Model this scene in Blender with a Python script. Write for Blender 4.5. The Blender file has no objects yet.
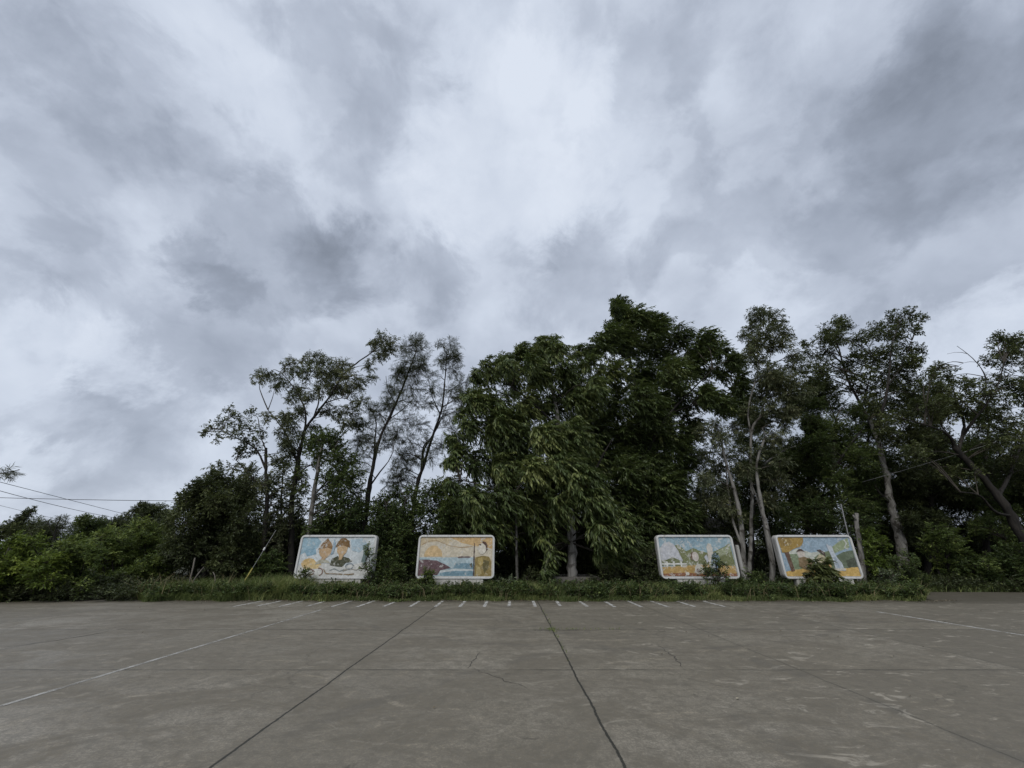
import bpy, bmesh, math, random
import numpy as np
from mathutils import Vector

S = bpy.context.scene
COL = S.collection
RAD = math.radians

# ------------------------------------------------------------------ camera
F, H, PITCH = 385.0, 1.55, RAD(23.6)      # focal length in pixels, eye height, upward tilt
CP, SP = math.cos(PITCH), math.sin(PITCH)
cam = bpy.data.cameras.new('camera')
cam.sensor_width = 36.0
cam.lens = 36.0 * F / 1024.0
cam.clip_start, cam.clip_end = 0.05, 3000.0
camo = bpy.data.objects.new('camera', cam)
COL.objects.link(camo)
camo.location = (0, 0, H)
camo.rotation_euler = (RAD(90) + PITCH, 0, 0)
S.camera = camo


def P(px, py, Y):
    """world point seen at photo pixel (px, py) and standing Y metres ahead"""
    u, v = (px - 512.0) / F, (384.0 - py) / F
    t = Y / (CP - v * SP)
    return np.array([u * t, Y, H + t * (SP + v * CP)])


def DEP(py, Y):
    v = (384.0 - py) / F
    return Y / (CP - v * SP)


# ------------------------------------------------------------------ node helper
class NT:
    def __init__(self, tree):
        self.t = tree
        tree.nodes.clear()

    def n(self, kind, ins=None, out=0, **props):
        nd = self.t.nodes.new(kind)
        for k, v in props.items():
            setattr(nd, k, v)
        for k, v in (ins or {}).items():
            s = nd.inputs[k]
            if isinstance(v, bpy.types.NodeSocket):
                self.t.links.new(v, s)
            else:
                s.default_value = v
        return nd.outputs[out]

    def m(self, op, a, b=0.0, c=0.0, clamp=False):
        return self.n('ShaderNodeMath', {0: a, 1: b, 2: c}, operation=op, use_clamp=clamp)

    def vm(self, op, a, b=(0, 0, 0), out=0):
        return self.n('ShaderNodeVectorMath', {0: a, 1: b}, out=out, operation=op)

    def noise(self, vec, scale, detail=4, rough=0.5, dist=0.0, out=0):
        return self.n('ShaderNodeTexNoise', {'Vector': vec, 'Scale': scale, 'Detail': detail,
                                             'Roughness': rough, 'Distortion': dist}, out=out)

    def rng(self, v, a, b, c=0.0, d=1.0, smooth=True):
        return self.n('ShaderNodeMapRange', {0: v, 1: a, 2: b, 3: c, 4: d},
                      interpolation_type='SMOOTHSTEP' if smooth else 'LINEAR')

    def mix(self, f, a, b, mode='MIX'):
        nd = self.t.nodes.new('ShaderNodeMix')
        nd.data_type = 'RGBA'
        nd.blend_type = mode
        for idx, v in ((0, f), (6, a), (7, b)):
            s = nd.inputs[idx]
            if isinstance(v, bpy.types.NodeSocket):
                self.t.links.new(v, s)
            else:
                s.default_value = v if idx == 0 else (tuple(v) + (1.0,))[:4]
        return nd.outputs[2]

    def ramp(self, f, stops):
        nd = self.t.nodes.new('ShaderNodeValToRGB')
        self.t.links.new(f, nd.inputs[0])
        e = nd.color_ramp.elements
        while len(e) < len(stops):
            e.new(0.5)
        for i, (p, c) in enumerate(stops):
            e[i].position = p
            e[i].color = (tuple(c) + (1.0,))[:4]
        return nd.outputs[0]

    def link(self, a, b):
        self.t.links.new(a, b)


def srgb(r, g, b):
    f = lambda c: (c / 255 / 12.92) if c / 255 < 0.04045 else ((c / 255 + 0.055) / 1.055) ** 2.4
    return (f(r), f(g), f(b))


# ------------------------------------------------------------------ world: grey overcast sky
SUN_EL, SUN_AZ = RAD(46), RAD(200)         # the veiled sun stands behind the camera
W = bpy.data.worlds.new('World')
S.world = W
W.use_nodes = True
w = NT(W.node_tree)
d = w.n('ShaderNodeTexCoord', out=0)
dn = w.vm('NORMALIZE', d)
sep = w.t.nodes.new('ShaderNodeSeparateXYZ')
w.link(dn, sep.inputs[0])
cvec = w.n('ShaderNodeCombineXYZ', {0: sep.outputs[0], 1: sep.outputs[1], 2: w.m('MULTIPLY', sep.outputs[2], 1.25)})
rot = w.n('ShaderNodeVectorRotate', {'Vector': w.vm('ADD', cvec, (3.7, 1.2, 0.4)), 'Angle': RAD(-28), 'Axis': (0.2, 1.0, 0.1)}, rotation_type='AXIS_ANGLE')
rot = w.vm('MULTIPLY', rot, (1.0, 1.0, 1.0))
n1 = w.noise(rot, 3.1, 10, 0.50, 0.12)
n2 = w.noise(rot, 8.0, 9, 0.55, 0.15)
n3 = w.noise(w.vm('ADD', rot, (7.3, 2.1, 0.0)), 1.3, 3, 0.5, 0.2)
# torn lower edges of the cloud lumps
n4 = w.noise(w.vm('ADD', rot, (1.9, 6.4, 2.2)), 4.2, 10, 0.55, 0.2)
torn = w.m('MULTIPLY', w.rng(n4, 0.50, 0.575, 0.0, 1.0), w.rng(n3, 0.40, 0.60))
# direction warped by noise, for the outlines of the big cloud masses
wn = w.noise(dn, 5.5, 9, 0.64, 0.3, out=1)
dw = w.vm('ADD', dn, w.vm('MULTIPLY', w.vm('SUBTRACT', wn, (0.5, 0.5, 0.5)), (0.36, 0.36, 0.36)))
dw = w.vm('NORMALIZE', dw)


def pdir(px, py):
    v = P(px, py, 10.0) - np.array([0, 0, H])
    return v / np.linalg.norm(v)


def mass(px, py, rad_px, amt):
    q = pdir(px, py)
    q2 = pdir(px + rad_px * 0.71, py + rad_px * 0.71)
    ca = float(np.dot(q, q2))
    dot = w.n('ShaderNodeVectorMath', {0: dw, 1: tuple(q)}, out=1, operation='DOT_PRODUCT')
    return w.rng(dot, ca, min(1.0, ca + (1 - ca) * 0.85), 0.0, amt)


acc = w.m('ADD', w.m('MULTIPLY', w.m('SUBTRACT', n1, 0.5), 0.70),
          w.m('MULTIPLY', w.m('SUBTRACT', n2, 0.5), 0.42))
acc = w.m('ADD', acc, w.m('MULTIPLY', w.m('SUBTRACT', n3, 0.5), 0.35))
acc = w.m('SUBTRACT', acc, w.m('MULTIPLY', torn, 0.12))
acc = w.m('ADD', acc, 0.13)
for px, py, r, a in [(275, 255, 90, -0.28), (215, 262, 45, -0.12), (345, 262, 60, -0.12), (425, 268, 60, -0.18), (585, 285, 75, -0.20),
                     (680, 275, 50, -0.10), (900, 250, 150, -0.24), (960, 120, 130, -0.18), (990, 30, 110, -0.16),
                     (360, 65, 95, -0.13), (140, 120, 120, -0.13), (60, 230, 100, -0.12), (670, 60, 70, -0.10),
                     (130, 435, 80, -0.20), (60, 400, 50, -0.10), (210, 340, 70, -0.14), (90, 300, 50, -0.08), (760, 200, 70, -0.10), (60, 60, 150, -0.13), (340, 262, 70, -0.02), (590, 275, 60, -0.06), (20, 470, 90, 0.08),
                     (505, 150, 120, 0.26), (545, 95, 80, 0.10), (420, 200, 60, 0.08), (760, 110, 80, 0.02), (870, 60, 110, -0.14), (835, 130, 60, -0.08), (40, 345, 75, 0.15), (120, 360, 50, 0.12), (20, 470, 60, 0.14), (200, 420, 50, 0.10),
                     (60, 440, 60, 0.10), (965, 350, 75, 0.20), (250, 160, 90, 0.06), (400, 300, 45, 0.10),
                     (620, 190, 90, 0.08), (110, 500, 70, 0.05), (230, 30, 80, 0.06)]:
    acc = w.m('ADD', acc, mass(px, py, r, a))
# added brightening of the unseen sky around the sun, lighting boards and trees
sd = (math.sin(SUN_AZ) * math.cos(SUN_EL), math.cos(SUN_AZ) * math.cos(SUN_EL), math.sin(SUN_EL))
sdot = w.n('ShaderNodeVectorMath', {0: dw, 1: sd}, out=1, operation='DOT_PRODUCT')
acc = w.m('ADD', acc, w.rng(sdot, 0.3, 1.0, 0.0, 0.4))
val = w.m('ADD', acc, 0.52)
ccol = w.ramp(val, [(0.0, srgb(128, 136, 150)), (0.30, srgb(160, 169, 185)), (0.52, srgb(185, 194, 210)),
                    (0.75, srgb(209, 218, 233)), (1.0, srgb(225, 233, 246))])
c10 = w.vm('MULTIPLY', ccol, (10.0, 10.0, 10.0))
sky = w.n('ShaderNodeTexSky', sky_type='NISHITA', sun_disc=False, sun_elevation=SUN_EL, sun_rotation=SUN_AZ,
          air_density=1.2, dust_density=2.0)
mixed = w.mix(0.94, sky, c10)
# below the horizon: dull ground tone
mixed = w.mix(w.rng(sep.outputs[2], -0.06, -0.01), (0.9, 0.9, 0.85), mixed)
bg = w.n('ShaderNodeBackground', {0: mixed, 1: 0.1})
wo = w.t.nodes.new('ShaderNodeOutputWorld')
w.link(bg, wo.inputs[0])

sun = bpy.data.lights.new('sun', 'SUN')
sun.energy, sun.angle, sun.color = 1.7, RAD(28), (1.0, 0.97, 0.92)
suno = bpy.data.objects.new('sun', sun)
COL.objects.link(suno)
suno.rotation_euler = Vector((-sd[0], -sd[1], -sd[2])).to_track_quat('-Z', 'Y').to_euler()

S.render.engine = 'CYCLES'
S.cycles.max_bounces = 8
S.cycles.diffuse_bounces = 5
S.cycles.glossy_bounces = 2
S.cycles.transmission_bounces = 5
S.cycles.transparent_max_bounces = 8
S.view_settings.view_transform = 'Standard'
S.view_settings.look = 'None'
S.view_settings.exposure = 0.0
S.view_settings.gamma = 1.0


# ------------------------------------------------------------------ materials
def new_mat(name):
    m = bpy.data.materials.new(name)
    m.use_nodes = True
    return m, NT(m.node_tree)


def finish(nt, bsdf):
    o = nt.t.nodes.new('ShaderNodeOutputMaterial')
    nt.link(bsdf, o.inputs[0])


def leaf_mat(name, dark, mid, light, trans=0.25, rough=0.5, spec=0.3):
    m, t = new_mat(name)
    dark, mid, light = [tuple(v * k for v, k in zip(q, (1.45, 1.40, 1.50))) for q in (dark, mid, light)]
    dark, light = tuple(v * 0.8 for v in dark), (light[0] * 1.3, light[1] * 1.22, light[2] * 1.1)
    trans = min(0.45, trans * 1.4)
    a = t.n('ShaderNodeAttribute', out=2, attribute_name='tint')
    c = t.ramp(a, [(0.0, dark), (0.5, mid), (1.0, light)])
    b = t.n('ShaderNodeBsdfPrincipled', {'Base Color': c, 'Roughness': rough, 'Specular IOR Level': spec})
    tr = t.n('ShaderNodeBsdfTranslucent', {'Color': t.mix(0.5, c, (0.10, 0.13, 0.02))})
    finish(t, t.n('ShaderNodeMixShader', {0: trans, 1: b, 2: tr}))
    return m


def bark_mat(name, a, b, scale=6.0, patch=None):
    m, t = new_mat(name)
    co = t.n('ShaderNodeTexCoord', out=3)
    sc = t.vm('MULTIPLY', co, (1.0, 1.0, 0.22))
    n = t.noise(sc, scale, 6, 0.65, 0.6)
    c = t.mix(t.rng(n, 0.35, 0.65), a, b)
    if patch:
        c = t.mix(t.rng(t.noise(co, 2.3, 4, 0.6, 0.5), 0.52, 0.60), c, patch)
    bp = t.n('ShaderNodeBump', {'Height': n, 'Strength': 0.6, 'Distance': 0.03})
    finish(t, t.n('ShaderNodeBsdfPrincipled', {'Base Color': c, 'Roughness': 0.85, 'Normal': bp,
                                               'Specular IOR Level': 0.2}))
    return m


LM = {
    'mast': leaf_mat('mast_leaf', (0.032, 0.048, 0.015), (0.060, 0.088, 0.026), (0.122, 0.150, 0.052), 0.22, 0.42, 0.4),
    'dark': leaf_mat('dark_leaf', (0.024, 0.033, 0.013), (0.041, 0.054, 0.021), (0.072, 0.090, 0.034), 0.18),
    'gum': leaf_mat('gum_leaf', (0.042, 0.053, 0.026), (0.072, 0.087, 0.041), (0.115, 0.126, 0.066), 0.22),
    'needle': leaf_mat('needle_leaf', (0.020, 0.026, 0.012), (0.034, 0.043, 0.020), (0.055, 0.066, 0.032), 0.15),
    'mid': leaf_mat('mid_leaf', (0.030, 0.048, 0.016), (0.052, 0.080, 0.024), (0.095, 0.130, 0.040), 0.25),
    'bush': leaf_mat('bush_leaf', (0.046, 0.070, 0.020), (0.082, 0.120, 0.032), (0.140, 0.185, 0.050), 0.32),
    'olive': leaf_mat('olive_leaf', (0.040, 0.050, 0.018), (0.066, 0.082, 0.026), (0.100, 0.118, 0.042), 0.25),
    'lime': leaf_mat('lime_leaf', (0.055, 0.085, 0.016), (0.095, 0.140, 0.024), (0.150, 0.200, 0.040), 0.3),
    'pale': leaf_mat('pale_leaf', (0.070, 0.095, 0.050), (0.120, 0.150, 0.085), (0.200, 0.230, 0.150), 0.25),
    'grass': leaf_mat('grass_blade', (0.056, 0.078, 0.024), (0.094, 0.128, 0.040), (0.150, 0.175, 0.066), 0.25, 0.6),
    'straw': leaf_mat('straw_blade', (0.14, 0.12, 0.06), (0.20, 0.17, 0.09), (0.28, 0.24, 0.14), 0.2, 0.7),
}
BARK_DARK = bark_mat('dark_bark', (0.012, 0.011, 0.010), (0.032, 0.028, 0.024))
BARK_GREY = bark_mat('grey_bark', (0.085, 0.080, 0.072), (0.215, 0.205, 0.188), 5.0, (0.050, 0.045, 0.038))
BARK_PALE = bark_mat('pale_bark', (0.20, 0.19, 0.175), (0.36, 0.345, 0.32), 4.0, (0.13, 0.12, 0.105))
BARK_TWIG = bark_mat('twig_bark', (0.030, 0.026, 0.021), (0.062, 0.054, 0.044))


# ------------------------------------------------------------------ mesh helpers
def np_mesh(name, V, Fq, mats, midx=None, tint=None, smooth=False, parent=None, loc=(0, 0, 0)):
    V = np.asarray(V, dtype=np.float32) - np.asarray(loc if parent is None else (0, 0, 0), dtype=np.float32)
    Fq = np.asarray(Fq, dtype=np.int32)
    me = bpy.data.meshes.new(name)
    me.vertices.add(len(V))
    me.vertices.foreach_set('co', V.ravel())
    k = Fq.shape[1]
    me.loops.add(Fq.size)
    me.loops.foreach_set('vertex_index', Fq.ravel())
    me.polygons.add(len(Fq))
    me.polygons.foreach_set('loop_start', np.arange(0, Fq.size, k, dtype=np.int32))
    if midx is not None:
        me.polygons.foreach_set('material_index', np.asarray(midx, dtype=np.int32))
    me.polygons.foreach_set('use_smooth', np.full(len(Fq), bool(smooth)))
    for m in (mats if isinstance(mats, (list, tuple)) else [mats]):
        me.materials.append(m)
    me.update(calc_edges=True)
    if tint is not None:
        at = me.attributes.new('tint', 'FLOAT', 'FACE')
        at.data.foreach_set('value', np.asarray(tint, dtype=np.float32))
    o = bpy.data.objects.new(name, me)
    COL.objects.link(o)
    if parent is not None:
        o.parent = parent
    else:
        o.location = loc
    return o


def bm_obj(name, bm, mats, parent=None, smooth=False):
    me = bpy.data.meshes.new(name)
    bmesh.ops.recalc_face_normals(bm, faces=bm.faces[:])
    bm.to_mesh(me)
    bm.free()
    for m in (mats if isinstance(mats, (list, tuple)) else [mats]):
        me.materials.append(m)
    if smooth:
        for p in me.polygons:
            p.use_smooth = True
    o = bpy.data.objects.new(name, me)
    COL.objects.link(o)
    if parent is not None:
        o.parent = parent
    return o


def tag(o, label=None, cat=None, group=None, kind=None):
    for k, v in (('label', label), ('category', cat), ('group', group), ('kind', kind)):
        if v:
            o[k] = v
    return o


def empty(name, loc):
    o = bpy.data.objects.new(name, None)
    COL.objects.link(o)
    o.location = [float(v) for v in loc]
    o.empty_display_size = 0.2
    return o


def norm(a):
    return a / np.maximum(np.linalg.norm(a, axis=-1, keepdims=True), 1e-9)


def resample(pts, n):
    pts = np.asarray(pts, float)
    if len(pts) < 3:
        t = np.linspace(0, 1, n)[:, None]
        return pts[0] * (1 - t) + pts[-1] * t
    ext = np.vstack([2 * pts[0] - pts[1], pts, 2 * pts[-1] - pts[-2]])
    out = []
    seg = len(pts) - 1
    for u in np.linspace(0, seg, n):
        i = min(int(u), seg - 1)
        t = u - i
        p0, p1, p2, p3 = ext[i], ext[i + 1], ext[i + 2], ext[i + 3]
        out.append(0.5 * (2 * p1 + (p2 - p0) * t + (2 * p0 - 5 * p1 + 4 * p2 - p3) * t * t
                          + (3 * p1 - p0 - 3 * p2 + p3) * t ** 3))
    return np.array(out)


def tube(pts, r0, r1, rng, n=None, sides=8, wob=0.12, flare=0.0):
    """tapered limb through points; returns verts, quads and its centre line"""
    pts = np.asarray(pts, float)
    L = np.linalg.norm(np.diff(pts, axis=0), axis=1).sum()
    n = n or int(max(4, min(40, L / 0.3)))
    c = resample(pts, n)
    s = np.linspace(0, 1, n)
    r = r0 + (r1 - r0) * s ** 0.85
    if flare:
        r = r * (1 + flare * np.exp(-s * L / 0.35))
    r = r * (1 + wob * rng.uniform(-1, 1, n))
    c = c + rng.normal(0, 1, (n, 3)) * (r * 0.12)[:, None] * np.minimum(1, s * 8)[:, None]
    tan = norm(np.gradient(c, axis=0))
    ref = np.array([0.31, 0.93, 0.2])
    a = norm(np.cross(tan, ref))
    b = np.cross(tan, a)
    ang = np.linspace(0, 2 * np.pi, sides, endpoint=False)
    lob = 1 + wob * rng.uniform(-1, 1, (n, sides))
    V = (c[:, None, :] + (r[:, None] * lob)[:, :, None] * (np.cos(ang)[None, :, None] * a[:, None, :]
                                                          + np.sin(ang)[None, :, None] * b[:, None, :]))
    V = V.reshape(-1, 3)
    i = np.arange(n - 1)[:, None] * sides
    j = np.arange(sides)[None, :]
    k = (j + 1) % sides
    Fq = np.stack([i + j, i + k, i + sides + k, i + sides + j], -1).reshape(-1, 4)
    return V, Fq, c


class Acc:
    def __init__(self):
        self.V, self.F, self.M, self.T, self.n = [], [], [], [], 0

    def add(self, V, Fq, mi=0, tint=0.5):
        self.V.append(V)
        self.F.append(Fq + self.n)
        self.M.append(np.full(len(Fq), mi))
        self.T.append(np.full(len(Fq), tint) if np.isscalar(tint) else tint)
        self.n += len(V)

    def obj(self, name, mats, parent=None, smooth=False, loc=(0, 0, 0)):
        return np_mesh(name, np.vstack(self.V) - np.asarray(loc, float), np.vstack(self.F), mats,
                       np.concatenate(self.M), np.concatenate(self.T), smooth, parent)


WIND = np.array([1.0, 0.05, 0.0])
# leaf habit of each kind of plant
SPECIES = {
    #            leaf L/W, leaves per twig, twig length, sag, wind, forward, spread, droop, jitter, cover, upward bias
    'mast':   dict(L=0.26, W=0.074, k=16, tl=0.75, sag=0.42, wind=0.48, fw=0.85, sp=0.65, dr=0.75, ji=0.26, cov=4.4, up=-0.05, mat='mast'),
    'mastd':  dict(L=0.24, W=0.078, k=15, tl=0.66, sag=0.28, wind=0.55, fw=0.85, sp=0.70, dr=0.50, ji=0.30, cov=4.8, up=0.05, mat='mast'),
    'dark':   dict(L=0.13, W=0.060, k=14, tl=0.50, sag=0.10, wind=0.15, fw=0.5, sp=0.9, dr=0.15, ji=0.5, cov=3.0, up=0.25, mat='dark'),
    'gum':    dict(L=0.17, W=0.045, k=12, tl=0.50, sag=0.16, wind=0.25, fw=0.5, sp=0.7, dr=0.6, ji=0.4, cov=1.85, up=0.15, mat='gum'),
    'broad':  dict(L=0.14, W=0.075, k=9, tl=0.45, sag=0.10, wind=0.12, fw=0.4, sp=0.9, dr=0.25, ji=0.5, cov=1.3, up=0.2, mat='mid'),
    'needle': dict(L=0.26, W=0.020, k=16, tl=0.55, sag=0.18, wind=0.25, fw=0.8, sp=0.6, dr=0.35, ji=0.35, cov=0.95, up=0.25, mat='needle'),
    'feather': dict(L=0.15, W=0.055, k=14, tl=0.60, sag=0.12, wind=0.20, fw=0.5, sp=0.9, dr=0.05, ji=0.3, cov=1.7, up=0.1, mat='mid'),
    'bush':   dict(L=0.13, W=0.060, k=13, tl=0.50, sag=0.12, wind=0.15, fw=0.55, sp=0.85, dr=0.15, ji=0.4, cov=2.4, up=0.3, mat='bush'),
    'weed':   dict(L=0.10, W=0.050, k=10, tl=0.40, sag=0.10, wind=0.10, fw=0.5, sp=0.9, dr=0.1, ji=0.4, cov=1.2, up=0.5, mat='bush'),
}


def leaf_quads(base, dirn, L, Wd, rng, flat=0.35):
    n = len(base)
    rv = rng.normal(0, 1, (n, 3)) * flat + np.array([0, 0, 1.0])
    side = norm(np.cross(dirn, rv))
    up = np.cross(side, dirn)
    l = (L * rng.uniform(0.65, 1.25, n))[:, None]
    wd = (Wd * rng.uniform(0.7, 1.2, n))[:, None] * 0.5
    mid = base + dirn * l * 0.45
    V = np.stack([base, mid + side * wd + up * wd * 0.4, base + dirn * l, mid - side * wd + up * wd * 0.4], 1).reshape(-1, 3)
    Fq = np.arange(4 * n).reshape(n, 4)
    return V, Fq


def strips(a, b, r, rng):
    """thin three-sided twigs from points a to points b"""
    t = norm(b - a)
    s = norm(np.cross(t, rng.normal(0, 1, t.shape)))
    q = np.cross(t, s)
    V = []
    for base, rr in ((a, r), (b, r * 0.4)):
        for ang in (0, 2.094, 4.189):
            V.append(base + (math.cos(ang) * s + math.sin(ang) * q) * rr)
    V = np.stack(V, 1).reshape(-1, 3)
    i = np.arange(len(a))[:, None] * 6
    Fq = np.stack([np.concatenate([i + 0, i + 1, i + 4, i + 3], 1), np.concatenate([i + 1, i + 2, i + 5, i + 4], 1),
                   np.concatenate([i + 2, i + 0, i + 3, i + 5], 1)], 1).reshape(-1, 4)
    return V, Fq


def foliage(acc, ctr, rad, sp, rng, cov=1.0, tone=0.0):
    """fill one clump (ellipsoid ctr, rad) with leafy twigs"""
    R = float(np.mean(rad))
    leaf_a = 0.5 * sp['L'] * sp['W'] * 0.6
    n_leaf = sp['cov'] * cov * math.pi * R * R / leaf_a
    T = int(max(5, n_leaf / sp['k']))
    u = norm(rng.normal(0, 1, (T, 3)))
    q = rng.uniform(0, 1, T) ** 0.42
    base = ctr + u * q[:, None] * rad
    out = u * 0.8 + rng.normal(0, 0.35, (T, 3)) + np.array([0, 0, sp['up']])
    dirn = norm(out)
    l = sp['tl'] * rng.uniform(0.6, 1.3, T) * min(1.0, 0.45 + 0.6 * R)
    base = base - dirn * (l * 0.5)[:, None]
    k = sp['k']
    s = (np.arange(k) + rng.uniform(0.2, 0.8, (T, k))) / k
    bend = WIND * sp['wind'] + np.array([0, 0, -sp['sag']])
    pos = base[:, None] + dirn[:, None] * (l[:, None] * s)[:, :, None] + bend * (l[:, None] * s * s)[:, :, None]
    tan = norm(dirn[:, None] + 2 * bend * s[:, :, None])
    sidev = norm(np.cross(tan, np.array([0.05, 0.1, 1.0])))
    sgn = np.where(np.arange(k) % 2 == 0, 1.0, -1.0)[None, :, None]
    ld = tan * sp['fw'] + sidev * sgn * sp['sp'] + np.array([0, 0, -sp['dr']]) + WIND * sp['wind'] * 0.5 \
        + rng.normal(0, sp['ji'], (T, k, 3))
    ld = norm(ld)
    V, Fq = leaf_quads(pos.reshape(-1, 3), ld.reshape(-1, 3), sp['L'], sp['W'], rng)
    tw = rng.normal(0.45 + tone, 0.19, T)
    tint = np.clip(np.repeat(tw, k) + rng.normal(0, 0.13, T * k), 0, 1)
    acc.add(V, Fq, 0, tint)
    e = base + dirn * l[:, None] + bend * l[:, None]
    m = base + dirn * (l * 0.5)[:, None] + bend * (l * 0.25)[:, None]
    for a, b in ((base, m), (m, e)):
        V, Fq = strips(a, b, 0.006, rng)
        acc.add(V, Fq, 1, 0.5)
    return base


def plant(name, label, cat, group, Y, limbs, clumps, species, D=1.0, seed=1, bark=None, leafmat=None,
          cov=1.0, tone=0.0, extra=0, twig=BARK_TWIG, limb_bark=None):
    """limbs: [(points in photo pixels (px, py[, dY]), r0, r1)], the first one is the trunk.
    clumps: (px, py, radius px[, dY]); extra: copies of clumps thrown fore and aft to give the crown its depth"""
    rng = np.random.default_rng(seed)
    sp = SPECIES[species]
    bark = bark or BARK_DARK
    p0 = limbs[0][0][0]
    b = P(p0[0], p0[1], Y + (p0[2] if len(p0) > 2 else 0))
    b[2] = 0.0
    root = empty(name, b)
    tag(root, label, cat, group)
    skel = []
    first = True
    for pts, r0, r1 in limbs:
        w3 = []
        for q in pts:
            w3.append(P(q[0], q[1], Y + (q[2] if len(q) > 2 else 0)))
        w3 = np.array(w3)
        if first:
            w3[0, 2] = -0.15
        V, Fq, c = tube(w3, r0, r1, rng, flare=0.5 if first and r0 > 0.08 else 0.0)
        skel.append(c[len(c) // 4:])
        np_mesh('trunk' if first else 'branch', V - b, Fq, bark if first else (limb_bark or bark), smooth=True, parent=root)
        first = False
    sk = np.vstack(skel)
    acc = Acc()
    lst = []
    for c in clumps:
        lst.append((c[0], c[1], c[2], c[3] if len(c) > 3 else rng.uniform(-D, D) * 0.8))
    base_n = len(lst)
    for _ in range(extra):
        c = lst[rng.integers(base_n)]
        lst.append((c[0] + rng.normal(0, c[2] * 0.35), c[1] + rng.normal(0.1, 0.3) * c[2], c[2] * rng.uniform(0.7, 1.0),
                    rng.uniform(-D, D) * 1.25))
    for px, py, r, dy in lst:
        ctr = P(px, py, Y + dy)
        R = r * DEP(py, Y + dy) / F * {'mast': 1.05, 'mastd': 1.08, 'dark': 1.08, 'gum': 1.08, 'broad': 1.08}.get(species, 1.0)
        if ctr[2] - R < 0.05:
            ctr[2] = max(ctr[2], 0.05 + R * 0.7)
        rad = np.array([R, R, R]) * rng.uniform(0.85, 1.15, 3)
        base = foliage(acc, ctr, rad, sp, rng, cov, tone + rng.normal(0, 0.15))
        dist = np.linalg.norm(sk - ctr, axis=1) + np.maximum(0, sk[:, 2] - ctr[2] + 0.2) * 1.5
        j = sk[np.argmin(dist)]
        gap = np.linalg.norm(ctr - j)
        if gap > 0.15:
            mid = (j + ctr) / 2 + np.array([0, 0, 0.12 * gap]) + rng.normal(0, 0.06 * gap, 3)
            V, Fq, _ = tube(np.array([j, mid, ctr]), min(0.05, 0.014 + 0.010 * gap), 0.010, rng, n=7, sides=5)
            acc.add(V, Fq, 1, 0.5)
        m = min(len(base), 14)
        pick = base[rng.choice(len(base), m, replace=False)]
        V, Fq = strips(np.repeat(ctr[None], m, 0), pick, 0.012, rng)
        acc.add(V, Fq, 1, 0.5)
    acc.obj('crown', [leafmat or LM[sp['mat']], twig], root, loc=b)
    return root


def blob(px, py, rx, ry, n, r, rng):
    """clump list filling an ellipse in the photo, for bushes and far trees"""
    out = []
    for i in range(n):
        a = i * 2.39996 + rng.uniform(-0.4, 0.4)
        q = math.sqrt((i + 0.5) / n)
        out.append((px + rx * q * math.cos(a), py + ry * q * math.sin(a), r * rng.uniform(0.7, 1.2)))
    return out


# ------------------------------------------------------------------ ground
def ground_mat():
    m, t = new_mat('forest_soil')
    co = t.n('ShaderNodeTexCoord', out=3)
    n = t.noise(co, 0.6, 8, 0.65)
    n2 = t.noise(co, 9.0, 6, 0.7)
    c = t.mix(t.rng(n, 0.35, 0.65), (0.030, 0.034, 0.016), (0.060, 0.052, 0.032))
    c = t.mix(t.rng(n2, 0.5, 0.7), c, (0.050, 0.062, 0.022))
    bp = t.n('ShaderNodeBump', {'Height': n2, 'Strength': 0.8, 'Distance': 0.06})
    finish(t, t.n('ShaderNodeBsdfPrincipled', {'Base Color': c, 'Roughness': 0.95, 'Normal': bp}))
    return m


SOIL = ground_mat()
JX0, JX, JY0, JY = 0.88, 3.25, 6.72, 3.16


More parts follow.
